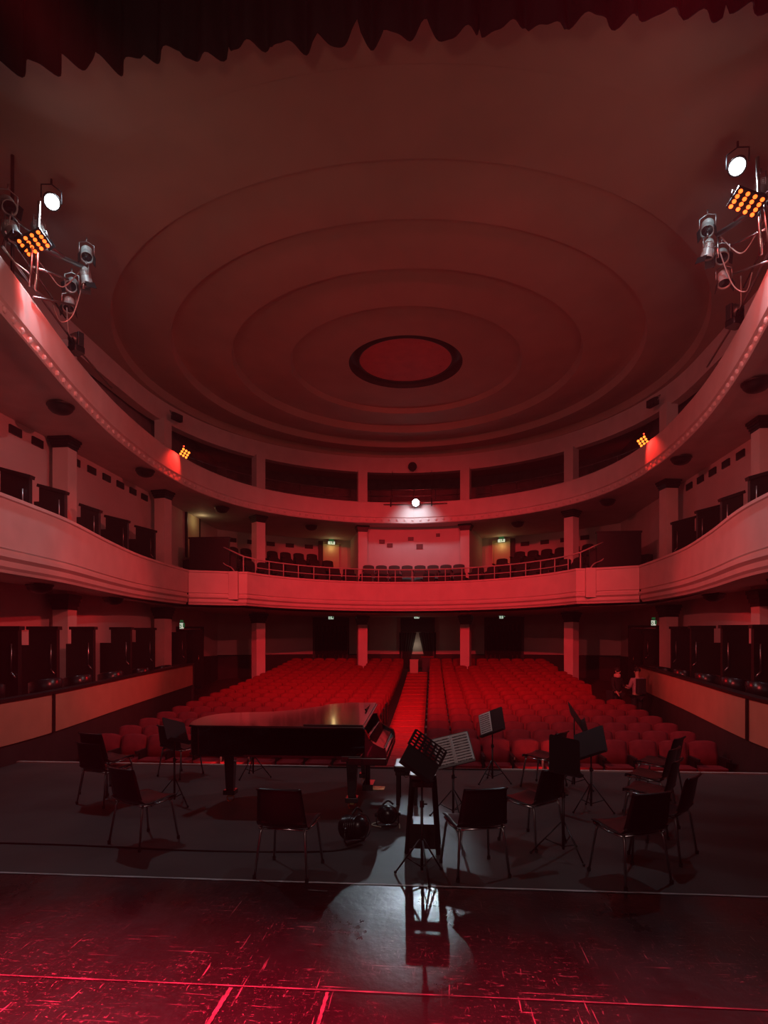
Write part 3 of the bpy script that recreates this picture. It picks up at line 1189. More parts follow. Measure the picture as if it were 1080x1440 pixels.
# ------------------------------------------------------------------ stage furniture
def make_chair():
    root = empty('stage_chair')
    # side profile (x forward, z up) of a one-piece moulded shell, front lip -> top of back
    pr = catmull([(.235, .405), (.225, .445), (.15, .448), (0, .430), (-.13, .425), (-.195, .455), (-.225, .53), (-.25, .65), (-.275, .76), (-.295, .795), (-.318, .785)], 4)
    n = 10
    vs, fs = [], []
    for (x, z) in pr:
        back = max(0, min(1, (z - .45) / .3))
        w = .225 - .03 * back - (.03 if x > .22 else 0)
        for k in range(n + 1):
            u = -1 + 2 * k / n
            dish = .018 * u * u
            vs.append((x + (dish * 1.2 if z > .47 else 0), w * u, z + (dish if z < .47 else 0)))
    for i in range(len(pr) - 1):
        for k in range(n):
            a = i * (n + 1) + k
            fs.append((a, a + 1, a + n + 2, a + n + 1))
    mb = MB()
    mb.add(vs, fs, True)
    o = mb.build('shell', 'blackplastic', root)
    md = o.modifiers.new('thick', 'SOLIDIFY')
    md.thickness = .009
    for sx, sy in ((1, 1), (1, -1), (-1, 1), (-1, -1)):
        mb = MB()
        mb.tube([(sx * .16, sy * .19, .425), (sx * .18, sy * .20, .38), (sx * .235, sy * .235, .0)], .011, 8)
        l = mb.build('leg', 'steel', root)
        f = MB()
        f.lathe([(.016, 0), (.016, .03)], 8, (sx * .234, sy * .234, 0))
        f.build('rubber_foot', 'rubber', l)
    mb = MB()
    mb.tube([(.17, -.205, .418), (.19, -.205, .424), (.19, .205, .424), (.17, .205, .418)], .010, 8)
    for sy in (-1, 1):
        mb.tube([(.19, sy * .212, .432), (.0, sy * .218, .418), (-.17, sy * .212, .418)], .010, 8)
    mb.tube([(-.16, -.21, .415), (-.16, .21, .415)], .010, 8)
    mb.build('seat_frame', 'chrome', root)
    return root


chair0 = make_chair()
chairs = [(-3.30, 7.40, 70, 'lower one of two stacked black chairs, outermost on the piano side near the box wall'),
          (-3.30, 7.40, 70, 'upper one of two stacked black chairs, outermost on the piano side near the box wall'),
          (-3.0, 9.0, 66, 'black shell chair at the stage edge behind the piano tail'),
          (-2.08, 5.95, 64, 'black shell chair in front of the piano tail, turned towards the piano'),
          (-.41, 5.27, 84, 'black shell chair directly in front of the piano, its back to the viewer'),
          (1.22, 5.42, 107, 'black shell chair right beside the tall stool, its back to the viewer'),
          (1.86, 6.25, 133, 'black shell chair between the dark music stand and the stand holding a single page'),
          (2.42, 8.7, 143, 'black shell chair at the stage edge beside two bare stands, facing the piano'),
          (3.86, 8.35, 140, 'farthest chair of the file at the outer end of the stage, against the pale nosing'),
          (3.46, 7.5, 144, 'second chair from the stage edge in the file at the outer end of the stage'),
          (3.20, 6.75, 146, 'third chair from the stage edge in the file, just behind the nearest one'),
          (2.54, 5.36, 113, 'nearest chair at the outer end, its seat turned to the dark bare music stand'),
          (3.05, 5.98, 141, 'black chair standing outermost of all at the end opposite the piano tail')]
for i, (x, y, deg, lab) in enumerate(chairs):
    o = chair0 if i == 0 else copy_tree(chair0)
    up = .115 if lab.startswith('upper') else 0.0
    o.location = (x + up * .12, y + up * .3, up)
    o.rotation_euler = (0, 0, math.radians(deg))
    tag(o, lab, 'chair', 'black shell chairs on the stage')


def music_stand(x, y, yaw, h, w, dh, tilt, roll, label, perf=False, legr=.27, lega=0.0, splay=.32):
    """desk faces local -Y; tilt leans it back, roll turns it in its own plane"""
    root = tag(empty('music_stand', (x, y, 0), yaw), label, 'music stand', 'black music stands on the stage')
    mb = MB()
    mb.tube([(0, 0, .06), (0, 0, h * .62)], .013, 8)
    mb.tube([(0, 0, h * .60), (0, 0, h)], .009, 8)
    pole = mb.build('pole', 'blackmetal', root)
    kb = MB()
    kb.lathe([(.02, h * .58), (.02, h * .63)], 10)
    kb.tube([(0, 0, h * .605), (.04, -.02, h * .605)], .008, 6)
    kb.build('knob', 'blackmetal', pole)
    for k in range(3):
        a = lega + k * 2 * PI / 3
        ca, sa_ = math.cos(a), math.sin(a)
        mb = MB()
        mb.tube([(.02 * ca, .02 * sa_, splay), (legr * ca, legr * sa_, .012)], .008, 6)
        mb.tube([(.012 * ca, .012 * sa_, .09), (legr * .55 * ca, legr * .55 * sa_, splay * .47)], .006, 6)
        l = mb.build('leg', 'blackmetal', root)
        f = MB()
        f.ball((legr * ca, legr * sa_, .014), .014, 8)
        f.build('rubber_foot', 'rubber', l)
    T = Matrix.Translation((0, -.02, h)) @ Matrix.Rotation(-tilt, 4, 'X') @ Matrix.Rotation(roll, 4, 'Y')
    mb = MB()
    mb.T = T
    if perf:
        # slotted desk: a solid lower half, rows of slots above
        nx, nz = 6, 5
        cell = w / nx
        mb.box((0, 0, -dh * .22), (w, .006, dh * .56))
        z0 = dh * .06
        ch = (dh * .5 - z0) / nz
        for r in range(nz + 1):
            mb.box((0, 0, z0 + ch * r), (w, .006, ch * .42))
        for c in range(nx + 1):
            mb.box((-w / 2 + cell * c, 0, dh * .27), (cell * .42, .006, dh * .46))
    else:
        mb.rbox((0, 0, 0), (w, .006, dh), .02, axis='y')
    mb.box((0, -.03, -dh / 2), (w * .96, .06, .006))
    mb.box((0, -.06, -dh / 2 + .01), (w * .96, .004, .02))
    mb.build('desk', 'blackmetal', root)
    return root, T


def sheet(T, root_loc, yaw, cx, cz, w, h, pages, label):
    W = Matrix.Translation(root_loc) @ Matrix.Rotation(yaw, 4, 'Z') @ T
    r = empty('sheet_music', (0, 0, 0))
    r.matrix_world = W @ Matrix.Translation((cx, -.008, cz))
    tag(r, label, 'sheet music')
    for p in range(pages):
        pw = w / pages
        x0 = -w / 2 + pw * p
        mb = MB()
        n = 6
        vs, fs = [], []
        for d in (0, .003):
            for k in range(n + 1):
                u = k / n
                yy = -.006 * math.sin(PI * u) - d
                vs += [(x0 + pw * u, yy, -h / 2), (x0 + pw * u, yy, h / 2)]
        q = 2 * (n + 1)
        for k in range(n):
            fs += [(2 * k, 2 * k + 2, 2 * k + 3, 2 * k + 1), (q + 2 * k, q + 2 * k + 1, q + 2 * k + 3, q + 2 * k + 2)]
        fs += [(0, 1, q + 1, q), (2 * n, q + 2 * n, q + 2 * n + 1, 2 * n + 1)]
        mb.add(vs, fs, True)
        pg = mb.build('page', 'paper', r, fix=True)
        st_ = MB()
        rnd = random.Random(p + 3)
        for sysn in range(10):
            zc = h * .43 - sysn * h * .093
            for ln in range(5):
                st_.box((x0 + pw / 2, -.0105, zc - ln * h * .009), (pw * .84, .001, .0012))
            for nt_ in range(15):
                st_.box((x0 + pw * (.1 + .8 * rnd.random()), -.0108, zc - h * .036 * rnd.random()), (.006, .001, .006))
        st_.build('staves', 'ink', pg)


ms = 'bare slotted black music stand beside the stool, nearest the viewer'
music_stand(.76, 5.22, .55, 1.04, .33, .36, .45, .72, ms, True, .24, .25)
r_, T_ = music_stand(1.09, 7.02, -.05, .79, .44, .36, .35, -.26, 'black music stand holding an open two-page score', lega=.9)
sheet(T_, r_.location, -.05, 0, 0.0, .42, .34, 2, 'open two-page score of printed music on the music stand beside the slotted one')
r_, T_ = music_stand(1.72, 8.88, -.75, .88, .42, .36, .35, -.42, 'black music stand at the stage edge holding a single white page', lega=.4)
sheet(T_, r_.location, -.75, -.10, 0, .20, .34, 1, 'single white music page on the stand at the stage edge')
music_stand(2.82, 8.6, 1.25, 1.0, .44, .34, .55, -.35, 'bare music stand seen edge-on behind the chair at the stage edge', lega=.2)
music_stand(2.76, 7.47, -.85, .82, .40, .34, .40, -.45, 'bare black music stand with a tilted desk beside the chair at the stage edge', lega=.3)
music_stand(2.09, 5.86, .45, .95, .34, .36, .35, .25, 'dark bare music stand in front of the chairs facing the piano', lega=.5, legr=.30)
music_stand(-2.38, 7.36, 1.35, .92, .38, .32, .55, .35, 'bare music stand just beyond the tail of the piano', lega=.2)
music_stand(-1.85, 8.95, 0, .82, .30, .05, .2, 0, 'low music stand half hidden behind the piano', lega=.0)

# stool
root = tag(empty('bar_stool', (.76, 5.95, 0), -.03), 'tall black stool with a low shelf behind the slotted music stand', 'stool')
mb = MB()
mb.rbox((0, 0, .725), (.26, .28, .05), .03)
mb.build('seat', 'blackplastic', root, bevel=.008)
for sx in (-1, 1):
    for sy in (-1, 1):
        mb = MB()
        p0, p1 = Vector((sx * .105, sy * .11, .70)), Vector((sx * .15, sy * .16, 0))
        mb.tube([p0, p1], .022, 4, smooth=False)
        mb.build('leg', 'darkwood', root)
mb = MB()
for sy in (-1, 1):
    mb.box((0, sy * .115, .655), (.22, .022, .05))
for sx in (-1, 1):
    mb.box((sx * .11, 0, .655), (.022, .22, .05))
mb.build('apron', 'darkwood', root)
mb = MB()
mb.box((0, -.02, .27), (.25, .26, .025))
mb.box((0, -.145, .16), (.28, .02, .22))
mb.build('shelf', 'darkwood', root)

# grand piano: keyboard towards +x, straight side towards the stage back
PX, PY = -2.14, 7.12
pn = tag(empty('grand_piano', (PX, PY, 0)), 'black lacquered grand piano with its lid barely raised at the centre of the stage', 'piano')
L_, Wd = 2.19, 1.72
ct = catmull([(.02, .12), (.0, .35), (.05, .62), (.22, .83), (.50, .92), (.85, 1.0), (1.15, 1.2), (1.4, 1.48), (1.65, 1.67), (1.95, 1.72), (2.19, 1.72)], 5)
outline = [(2.19, 0), (.16, 0), (.06, .04)] + ct
out2 = [(2.42, 0), (.16, 0), (.06, .04)] + ct[:-1] + [(2.42, 1.72)]
mb = MB()
mb.prism([p for p in out2 if p[0] < 2.2] + [(2.19, 1.72)], .66, 1.0)
case = mb.build('case', 'piano', pn, bevel=.006)


def grow(poly, d):
    out = []
    n = len(poly)
    for i in range(n):
        a, b = Vector(poly[i - 1]), Vector(poly[(i + 1) % n])
        t = (b - a).normalized()
        out.append((poly[i][0] - t.y * -d * -1, poly[i][1] + t.x * -d * -1) if False else (poly[i][0] + t.y * -d, poly[i][1] - t.x * -d))
    return out


lidp = [(2.19, -.02), (.15, -.02), (.04, .02)] + [(x - .015, y + .01) for x, y in ct[1:-1]] + [(2.19, 1.74)]
mb = MB()
mb.prism(lidp, 1.004, 1.03)
mb.v = [(x, y, z + .060 * y) for x, y, z in mb.v]
lid = mb.build('lid', 'pianolid', pn, bevel=.006)
mb = MB()
mb.prism([(1.45, .0), (2.17, .0), (2.17, 1.71), (1.80, 1.70), (1.62, 1.62), (1.45, 1.48)], 1.032, 1.052)
mb.v = [(x, y, z + .060 * y) for x, y, z in mb.v]
tag(mb.build('lid_flap', 'pianolid', lid, bevel=.005), 'folded-back front flap of the lid')
mb = MB()
mb.box((2.22, Wd / 2, .615), (.46, Wd, .09))
mb.build('keybed', 'piano', pn, bevel=.008)
for yy in (.05, Wd - .05):
    pr = catmull([(2.19, .99), (2.22, .93), (2.26, .86), (2.36, .80), (2.43, .76), (2.45, .66)], 4) + [(2.19, .66)]
    mb = MB()
    n = len(pr)
    vs = [(x, yy + d, z) for d in (-.05, .05) for x, z in pr]
    mb.add(vs, [tuple(range(n))[::-1], tuple(range(n, 2 * n))] + [(i, (i + 1) % n, n + (i + 1) % n, n + i) for i in range(n)])
    mb.build('arm', 'piano', pn, bevel=.006)
mb = MB()
mb.box((2.415, Wd / 2, .69), (.05, Wd - .2, .05))
mb.build('key_slip', 'piano', pn)
mb = MB()
fp = [(2.20, .90), (2.23, .90), (2.30, .80), (2.40, .755), (2.40, .735), (2.29, .775), (2.20, .87)]
n = len(fp)
vs = [(x, yy, z) for yy in (.11, Wd - .11) for x, z in fp]
mb.add(vs, [tuple(range(n))[::-1], tuple(range(n, 2 * n))] + [(i, (i + 1) % n, n + (i + 1) % n, n + i) for i in range(n)])
fb = mb.build('fallboard', 'piano', pn, bevel=.004)
kw = (Wd - .24) / 52
mb = MB()
for i in range(52):
    mb.box((2.34, .12 + kw * (i + .5), .712), (.12, kw * .94, .018))
tag(mb.build('keys', 'ivory', pn), 'ivory keys under the closed fallboard')
# music desk standing up inside the front flap
mb = MB()
mb.box((2.12, 1.25, 1.09), (.02, .62, .12), roty(-.5))
mb.build('music_desk', 'piano', pn, bevel=.004)
for lx, ly in ((.42, .42), (2.02, .16), (2.02, Wd - .18)):
    mb = MB()
    for (h0, h1, a, b) in ((.60, .67, .19, .19), (.16, .60, .075, .105)):
        vs = []
        for z, w in ((h0, a), (h1, b)):
            vs += [(lx - w / 1.6, ly - w / 1.6, z), (lx + w / 1.6, ly - w / 1.6, z), (lx + w / 1.6, ly + w / 1.6, z), (lx - w / 1.6, ly + w / 1.6, z)]
        mb.add(vs, [(3, 2, 1, 0), (4, 5, 6, 7), (0, 1, 5, 4), (1, 2, 6, 5), (2, 3, 7, 6), (3, 0, 4, 7)])
    mb.box((lx, ly, .13), (.15, .15, .06))
    leg = mb.build('leg', 'piano', pn, bevel=.006)
    cs = MB()
    cs.lathe([(.045, -.016), (.05, -.01), (.05, .01), (.045, .016)], 16, (lx, ly, .05), rotx(PI / 2))
    cs.box((lx, ly, .09), (.05, .07, .04))
    tag(cs.build('caster', 'brass', leg), 'brass caster')
mb = MB()
for dy in (-.09, .09):
    mb.tube([(2.13, Wd / 2 + dy, .60), (2.13, Wd / 2 + dy, .18)], .02, 8)
for dy in (-.04, 0, .04):
    mb.tube([(2.16, Wd / 2 + dy, .60), (2.16, Wd / 2 + dy, .18)], .005, 6)
mb.box((2.15, Wd / 2, .14), (.14, .30, .08))
ly_ = mb.build('pedal_lyre', 'piano', pn)
for dy in (-.07, 0, .07):
    mb = MB()
    mb.box((2.28, Wd / 2 + dy, .10), (.16, .035, .012))
    tag(mb.build('pedal', 'brass', ly_), 'brass pedal')
mb = MB()
mb.prism([(x * .97 + .03, .06 + y * .93) for x, y in outline], .64, .665)
mb.build('soundboard_beam', 'piano', pn)

# piano bench at the keyboard
root = tag(empty('piano_bench', (.53, 7.75, 0)), 'black padded piano bench at the keyboard end of the piano', 'bench')
mb = MB()
mb.rbox((0, 0, .46), (.32, .52, .07), .03)
mb.build('seat', 'blackplastic', root, bevel=.01)
mb = MB()
mb.box((0, 0, .40), (.28, .48, .05))
mb.build('apron', 'darkwood', root)
for sx in (-1, 1):
    for sy in (-1, 1):
        mb = MB()
        mb.box((sx * .11, sy * .2, .19), (.04, .04, .38))
        mb.build('leg', 'darkwood', root)
    mb = MB()
    mb.lathe([(.035, -.02), (.035, .02)], 12, (sx * .0, sx * .28, .40), rotx(PI / 2))
    tag(mb.build('knob', 'chrome', root), 'chrome height knob')


def floor_spot(x, y, rz, scale, label, cord=True):
    root = tag(empty('floor_spotlight', (x, y, 0), rz), label, 'spotlight')
    S = scale
    mb = MB()
    mb.lathe([(0, -.14 * S), (.06 * S, -.135 * S), (.10 * S, -.09 * S), (.115 * S, 0), (.12 * S, .10 * S), (.13 * S, .12 * S), (.125 * S, .13 * S), (.11 * S, .10 * S)], 24, (0, 0, .17 * S), rotx(PI / 2 + .25))
    for k in range(6):
        mb.lathe([(.118 * S, -.1 * S + k * .03 * S), (.124 * S, -.095 * S + k * .03 * S), (.118 * S, -.09 * S + k * .03 * S)], 24, (0, 0, .17 * S), rotx(PI / 2 + .25))
    can = mb.build('housing', 'blackplastic', root)
    mb = MB()
    mb.lathe([(0, .10 * S), (.11 * S, .095 * S)], 24, (0, 0, .17 * S), rotx(PI / 2 + .25))
    mb.build('lens', 'lens', can)
    mb = MB()
    pts = [(-.15 * S, 0, .17 * S), (-.15 * S, 0, .05 * S), (-.12 * S, 0, .012), (.12 * S, 0, .012), (.15 * S, 0, .05 * S), (.15 * S, 0, .17 * S)]
    mb.tube(pts, .010 * S, 6)
    mb.build('bracket', 'blackmetal', root)
    for s in (-1, 1):
        mb = MB()
        mb.lathe([(.025 * S, -.015), (.025 * S, .015)], 10, (s * .155 * S, 0, .17 * S), roty(PI / 2))
        mb.build('knob', 'blackplastic', root)
    if cord:
        mb = MB()
        mb.tube(catmull([(.10 * S, .05, .02), (.2 * S, -.08, .012), (.05, -.2 * S, .012), (-.16 * S, -.12, .012), (-.14 * S, .1, .012)], 6), .007, 6)
        tag(mb.build('cord', 'cordpale', root), 'pale coiled cord')
    mb = MB()
    mb.tube(catmull([(-.07 * S, .02, .31 * S), (0, .02, .36 * S), (.07 * S, .02, .31 * S)], 5), .012, 6)
    mb.build('handle', 'blackmetal', root)


floor_spot(.36, 6.62, PI + .25, .82, 'black floor spotlight with a pale cord standing alone beside the stool')
floor_spot(.08, 6.05, PI + .9, 1.0, 'black floor spotlight under the keyboard end of the piano', False)

# ------------------------------------------------------------------ lighting rigs on the gallery ends
def par_can(p, to, S, label, grp, yoke_up=True, lit=None):
    root = tag(empty('stage_lamp', p), label, 'stage lamp', grp)
    R = aim(p, to)           # lamp looks along -Z
    mb = MB()
    mb.lathe([(0, .20 * S), (.05 * S, .195 * S), (.085 * S, .15 * S), (.10 * S, .06 * S), (.105 * S, -.10 * S), (.125 * S, -.14 * S), (.12 * S, -.15 * S), (.10 * S, -.12 * S)], 20, rot=R)
    for k in range(4):
        mb.lathe([(.10 * S, .02 * S + k * .03 * S), (.112 * S, .025 * S + k * .03 * S), (.10 * S, .03 * S + k * .03 * S)], 20, rot=R)
    h = mb.build('housing', 'blackmetal' if lit else 'lampgrey', root)
    mb = MB()
    mb.lathe([(0, -.125 * S), (.112 * S, -.12 * S)], 20, rot=R)
    mb.build('lens', lit or 'lens', h)
    mb = MB()
    d = R @ Vector((1, 0, 0))
    u = Vector((0, 0, 1)) if yoke_up else Vector((0, 0, -1))
    mb.tube([d * .14 * S, d * .14 * S + u * .2 * S, u * .26 * S, -d * .14 * S + u * .2 * S, -d * .14 * S], .012, 6)
    mb.tube([u * .26 * S, u * .34 * S], .018, 6)
    mb.build('yoke', 'blackmetal' if lit else 'steel', root)
    for dx in (() if lit else (-1, 1)):       # barn doors
        mb = MB()
        mb.box(R @ Vector((dx * .14 * S, 0, -.2 * S)), (.006, .2 * S, .14 * S), R @ roty(-dx * .35))
        mb.build('barn_door', 'blackmetal', root)
    return root


def led_panel(p, to, w, h, nx, ny, label, grp, emat='led_on', roll=0.0):
    root = tag(empty('led_panel', p), label, 'stage lamp', grp)
    R = aim(p, to) @ rotz(roll)
    mb = MB()
    mb.box(R @ Vector((0, 0, .035)), (w, h, .07), R)
    mb.box(R @ Vector((0, 0, .09)), (w * .6, h * .6, .06), R)
    b = mb.build('housing', 'blackmetal', root)
    cw, chh = w / nx, h / ny
    mb = MB()
    mb.lathe([(0, -.006), (min(cw, chh) * .40, -.004), (min(cw, chh) * .42, .004)], 12, (0, 0, 0), R, False)
    led_me = mb.mesh('led')
    led_me.materials.append(M[emat])
    for i in range(nx):
        for j in range(ny):
            o = bpy.data.objects.new('led', led_me)
            C.objects.link(o)
            o.parent = root
            o.location = R @ Vector((-w / 2 + cw * (i + .5), -h / 2 + chh * (j + .5), -.006))
    mb = MB()
    d = R @ Vector((1, 0, 0))
    up = R @ Vector((0, 0, 1))
    mb.tube([d * (w / 2 + .02), d * (w / 2 + .02) + up * .2, -d * (w / 2 + .02) + up * .2, -d * (w / 2 + .02)], .012, 6)
    mb.build('yoke', 'blackmetal', root)
    return root, R


def moving_head(p, label, grp, facing):
    root = tag(empty('moving_head_lamp', p, facing), label, 'stage lamp', grp)
    mb = MB()
    mb.rbox((0, 0, .06), (.30, .24, .12), .04)
    mb.build('base', 'blackplastic', root)
    mb = MB()
    for s in (-1, 1):
        mb.rbox((s * .15, 0, .26), (.05, .14, .30), .02)
    mb.rbox((0, 0, .14), (.34, .14, .05), .02)
    mb.build('yoke', 'blackmetal', root)
    mb = MB()
    mb.lathe([(0, -.16), (.09, -.14), (.115, -.06), (.115, .08), (.10, .14), (.085, .14)], 18, (0, 0, .32), rotx(PI / 2 + .7))
    hd = mb.build('head', 'lampbody', root)
    mb = MB()
    mb.lathe([(0, .13), (.09, .132)], 18, (0, 0, .32), rotx(PI / 2 + .7))
    mb.build('lens', 'lens', hd)


for s, nm in ((-1, 'piano side'), (1, 'stands side')):
    grp = 'lamps of the rig on the %s gallery' % nm
    # pipes
    rg = tag(empty('lighting_pipe_frame', (s * 6.3, 10.2, 8.3)), 'steel pipe frame clamped to the gallery end, ' + nm, 'lighting rig', 'pipe frames of the lamp rigs')
    O = Vector((s * 6.3, 10.2, 8.3))

    def P(*q):
        return [Vector(v) - O for v in q]
    segs = [('upright', [(s * 6.36 - .06, 9.95, 8.2), (s * 6.36 - .06, 9.95, 10.5)], .03, 'blackmetal'), ('upright', [(s * 6.05, 10.05, 8.2), (s * 6.0, 10.05, 9.75)], .03, 'chrome'),
            ('crossbar', [(s * 6.5, 9.9, 9.45), (s * 5.95, 10.7, 9.2)], .022, 'chrome'),
            ('boom_arm', [(s * 6.25, 10.0, 9.05), (s * 6.02, 11.4, 9.45)], .045, 'steel'),
            ('boom_arm', [(s * 6.3, 10.2, 8.75), (s * 6.0, 10.9, 8.9)], .02, 'chrome'),
            ('strut', [(s * 6.2, 10.1, 8.3), (s * 6.02, 9.9, 9.0)], .022, 'steel'),
            ('strut', [(s * 6.35, 10.4, 8.3), (s * 6.5, 11.9, 9.0)], .022, 'steel'),
            ('drop_pipe', [(s * 6.03, 11.45, 9.5), (s * 6.03, 11.45, 9.05)], .025, 'chrome'),
            ('rail', [(s * 6.2, 9.4, 8.55), (s * 6.5, 10.8, 8.55), (s * 7.0, 13.0, 8.55), (s * 7.3, 14.8, 8.55)], .022, 'steel'),
            ('rail', [(s * 6.3, 9.6, 8.95), (s * 6.55, 10.9, 8.9), (s * 6.75, 12.0, 8.8)], .018, 'chrome')]
    for n_, pts, r, m_ in segs:
        mb = MB()
        mb.tube(P(*pts), r, 8)
        mb.build(n_, m_, rg)
    for kk, pts in enumerate([[(s * 6.05, 11.4, 9.4), (s * 6.3, 11.2, 8.95), (s * 6.4, 10.9, 9.05), (s * 6.3, 10.4, 9.0)], [(s * 6.05, 11.5, 9.3), (s * 6.4, 11.7, 8.7), (s * 6.6, 11.6, 8.5), (s * 6.5, 11.2, 8.6)],
                             [(s * 6.6, 11.8, 8.9), (s * 6.75, 12.1, 8.55), (s * 6.85, 12.4, 8.6)], [(s * 6.2, 9.6, 9.2), (s * 6.5, 9.9, 8.8), (s * 6.3, 10.2, 8.6), (s * 6.6, 10.6, 8.7)]]):
        mb = MB()
        mb.tube(catmull(P(*pts), 8), .012, 6)
        tag(mb.build('cable', 'lampgrey', rg), 'looping lamp cable')
    wl = (-5.94, 10.3, 9.94) if s < 0 else (5.82, 10.3, 9.83)
    par_can(Vector(wl), (0.85 + s * .3, 2.0, 2.0), 1.15, 'brightly lit white lamp at the top of the %s rig' % nm, grp, True, 'lamp_on')
    mb_ = None
    lp = (-6.0, 9.9, 8.92) if s < 0 else (5.76, 9.9, 8.93)
    led_panel(Vector(lp), (s * 4.6, 8.2, 5.8), .48, .30, 4, 4, 'glowing orange red LED panel of the %s rig' % nm, grp, roll=s * .75)
    lamps = [((122, 357), 11.5, (s * 4.5, 9, 5), 'lamp at the outer end of the boom arm, uppermost'), ((121, 390), 11.45, (s * 5.2, 12.4, 4), 'lamp hanging just below the boom end'),
             ((101, 400), 11.8, (s * 5, 8, 5), 'lamp beside the boom end on the gallery side'), ((97, 428), 11.9, (s * 5.8, 10, 4), 'lowest hanging lamp under the boom')] if s < 0 else \
            [((995, 320), 11.5, (s * 4.5, 9, 5), 'lamp at the outer end of the boom arm, uppermost'), ((995, 352), 11.45, (s * 5.2, 12.4, 4), 'lamp hanging just below the boom end'),
             ((1015, 360), 11.8, (s * 5, 8, 5), 'lamp beside the boom end on the gallery side'), ((1018, 392), 11.9, (s * 5.8, 10, 4), 'lowest hanging lamp under the boom')]
    for (px, py), Y, to, lab in lamps:
        par_can(at(px, py, Y), to, .95, 'grey %s, %s rig' % (lab, nm), grp)
    for k, q in enumerate(((s * 6.35, 9.75, 9.5), (s * 6.5, 10.0, 9.15), (s * 6.28, 9.75, 9.05), (s * 6.2, 10.35, 9.45))):
        par_can(Vector(q), (s * 3, 7 + k, 5 - k), 1.0, 'dark bunched lamp near the root of the %s rig, %s from its foot' % (nm, ORD[k + 1]), grp)
    moving_head(Vector((s * 6.83, 12.5, 8.31)), 'moving head lamp clamped on the gallery rail, ' + nm, grp, s * .4)
    # small flood on the frieze and LED panel on the gallery front
    q = Vector((s * 8.1, 20.6, 10.0))
    root = tag(empty('flood_lamp', q, -s * 1.2), 'small dark flood lamp on the frieze at the column, ' + nm, 'stage lamp', 'flood lamps on the frieze')
    mb = MB()
    mb.rbox((0, 0, 0), (.44, .18, .22), .04)
    mb.build('housing', 'blackmetal', root)
    mb = MB()
    mb.box((0, -.095, -.01), (.34, .012, .15))
    mb.build('lens', 'lens', root)
    mb = MB()
    mb.tube([(-.24, 0, 0), (-.24, .1, .18), (.24, .1, .18), (.24, 0, 0)], .015, 6)
    mb.build('yoke', 'steel', root)
    q = Vector((s * 7.70, 20.2, 8.52))
    rt, R = led_panel(q, (s * 2.5, 10, 7.0), .31, .48, 3, 5, 'small glowing LED panel hung on the gallery front, ' + nm, 'LED panels on the gallery front', 'led_small', roll=-s * .5)
    mb = MB()
    mb.ball((0, 0.05, .34), .025, 8)
    tag(mb.build('indicator', 'led_dot', rt), 'tiny red indicator light')

# follow spot in the middle of the gallery front
fs_root = tag(empty('follow_spot', (.13, 26.45, 8.25)), 'bright white spotlight in the middle of the gallery front', 'stage lamp')
R = aim((.13, 26.45, 8.25), (.5, 4.9, 0))
mb = MB()
mb.lathe([(0, .35), (.08, .34), (.13, .25), (.15, .0), (.15, -.15), (.17, -.20), (.16, -.21)], 20, rot=R)
mb.build('housing', 'blackmetal', fs_root)
mb = MB()
mb.lathe([(0, -.215), (.15, -.21)], 24, rot=R)
mb.build('lens', 'lamp_on', fs_root)
mb = MB()
mb.tube([(-.19, 0, 0), (-.19, .1, -.2), (.19, .1, -.2), (.19, 0, 0)], .015, 6)
mb.build('yoke', 'blackmetal', fs_root)
lb = tag(empty('lighting_bar', (.1, 26.6, 8.2)), 'thin lighting bar hung in front of the gallery under the middle of the frieze', 'lighting bar')
mb = MB()
mb.tube([(-1.4, 0, 0), (1.4, 0, 0)], .022, 6)
mb.build('bar', 'steel', lb)
for x in (-1.08, .72):
    mb = MB()
    mb.tube([(x, 0, -.1), (x, 0, .25)], .03, 6)
    mb.tube([(x, .05, .25), (x, 1.02, 1.75)], .012, 6)
    mb.build('hanger', 'blackmetal', lb)
root = tag(empty('flood_lamp', (-.05, 27.5, 10.12)), 'round dark flood lamp in the middle of the frieze above the follow spot', 'stage lamp', 'flood lamps on the frieze')
mb = MB()
mb.lathe([(0, .12), (.14, .1), (.2, 0), (.2, -.06), (.18, -.06)], 20, rot=rotx(-1.1))
mb.build('housing', 'blackmetal', root)
mb = MB()
mb.lathe([(0, -.05), (.18, -.05)], 20, rot=rotx(-1.1))
mb.build('lens', 'lens', root)

# table with a lamp and a small box in the centre doorway
tb = tag(empty('console_table', (.25, 30.4, zfl(30.4))), 'small dark table with a red top in front of the centre doorway', 'table')
mb = MB()
mb.box((.35, 0, .76), (.62, .5, .06))
tag(mb.build('top', 'velvet', tb), 'red cloth top')
mb = MB()
mb.box((.35, 0, .37), (.52, .4, .74))
mb.build('body', 'darkwood', tb)
bx = tag(empty('pale_crate', (-.05, 29.9, zfl(29.9))), 'pale upright board case standing beside the table in the centre aisle', 'case')
mb = MB()
mb.box((0, 0, .33), (.40, .3, .62))
mb.build('body', 'beige', bx, bevel=.01)
mb = MB()
mb.box((0, 0, .67), (.42, .32, .05))
mb.build('lid', 'beige', bx)

# ------------------------------------------------------------------ people
def skin_mesh(name, joints, edges, m_, parent, root_i=0, sub=1):
    me = bpy.data.meshes.new(name)
    me.from_pydata([j[0] for j in joints], edges, [])
    o = bpy.data.objects.new(name, me)
    C.objects.link(o)
    bm = bmesh.new()
    bm.from_mesh(me)
    lay = bm.verts.layers.skin.verify()
    bm.verts.ensure_lookup_table()
    for i, v in enumerate(bm.verts):
        r = joints[i][1]
        v[lay].radius = r if isinstance(r, tuple) else (r, r)
        v[lay].use_root = (i == root_i)
    bm.to_mesh(me)
    bm.free()
    sk = o.modifiers.new('skin', 'SKIN')
    sk.use_smooth_shade = True
    sb_ = o.modifiers.new('sub', 'SUBSURF')
    sb_.levels = sb_.render_levels = sub
    me.materials.append(M[m_])
    o.parent = parent
    return o


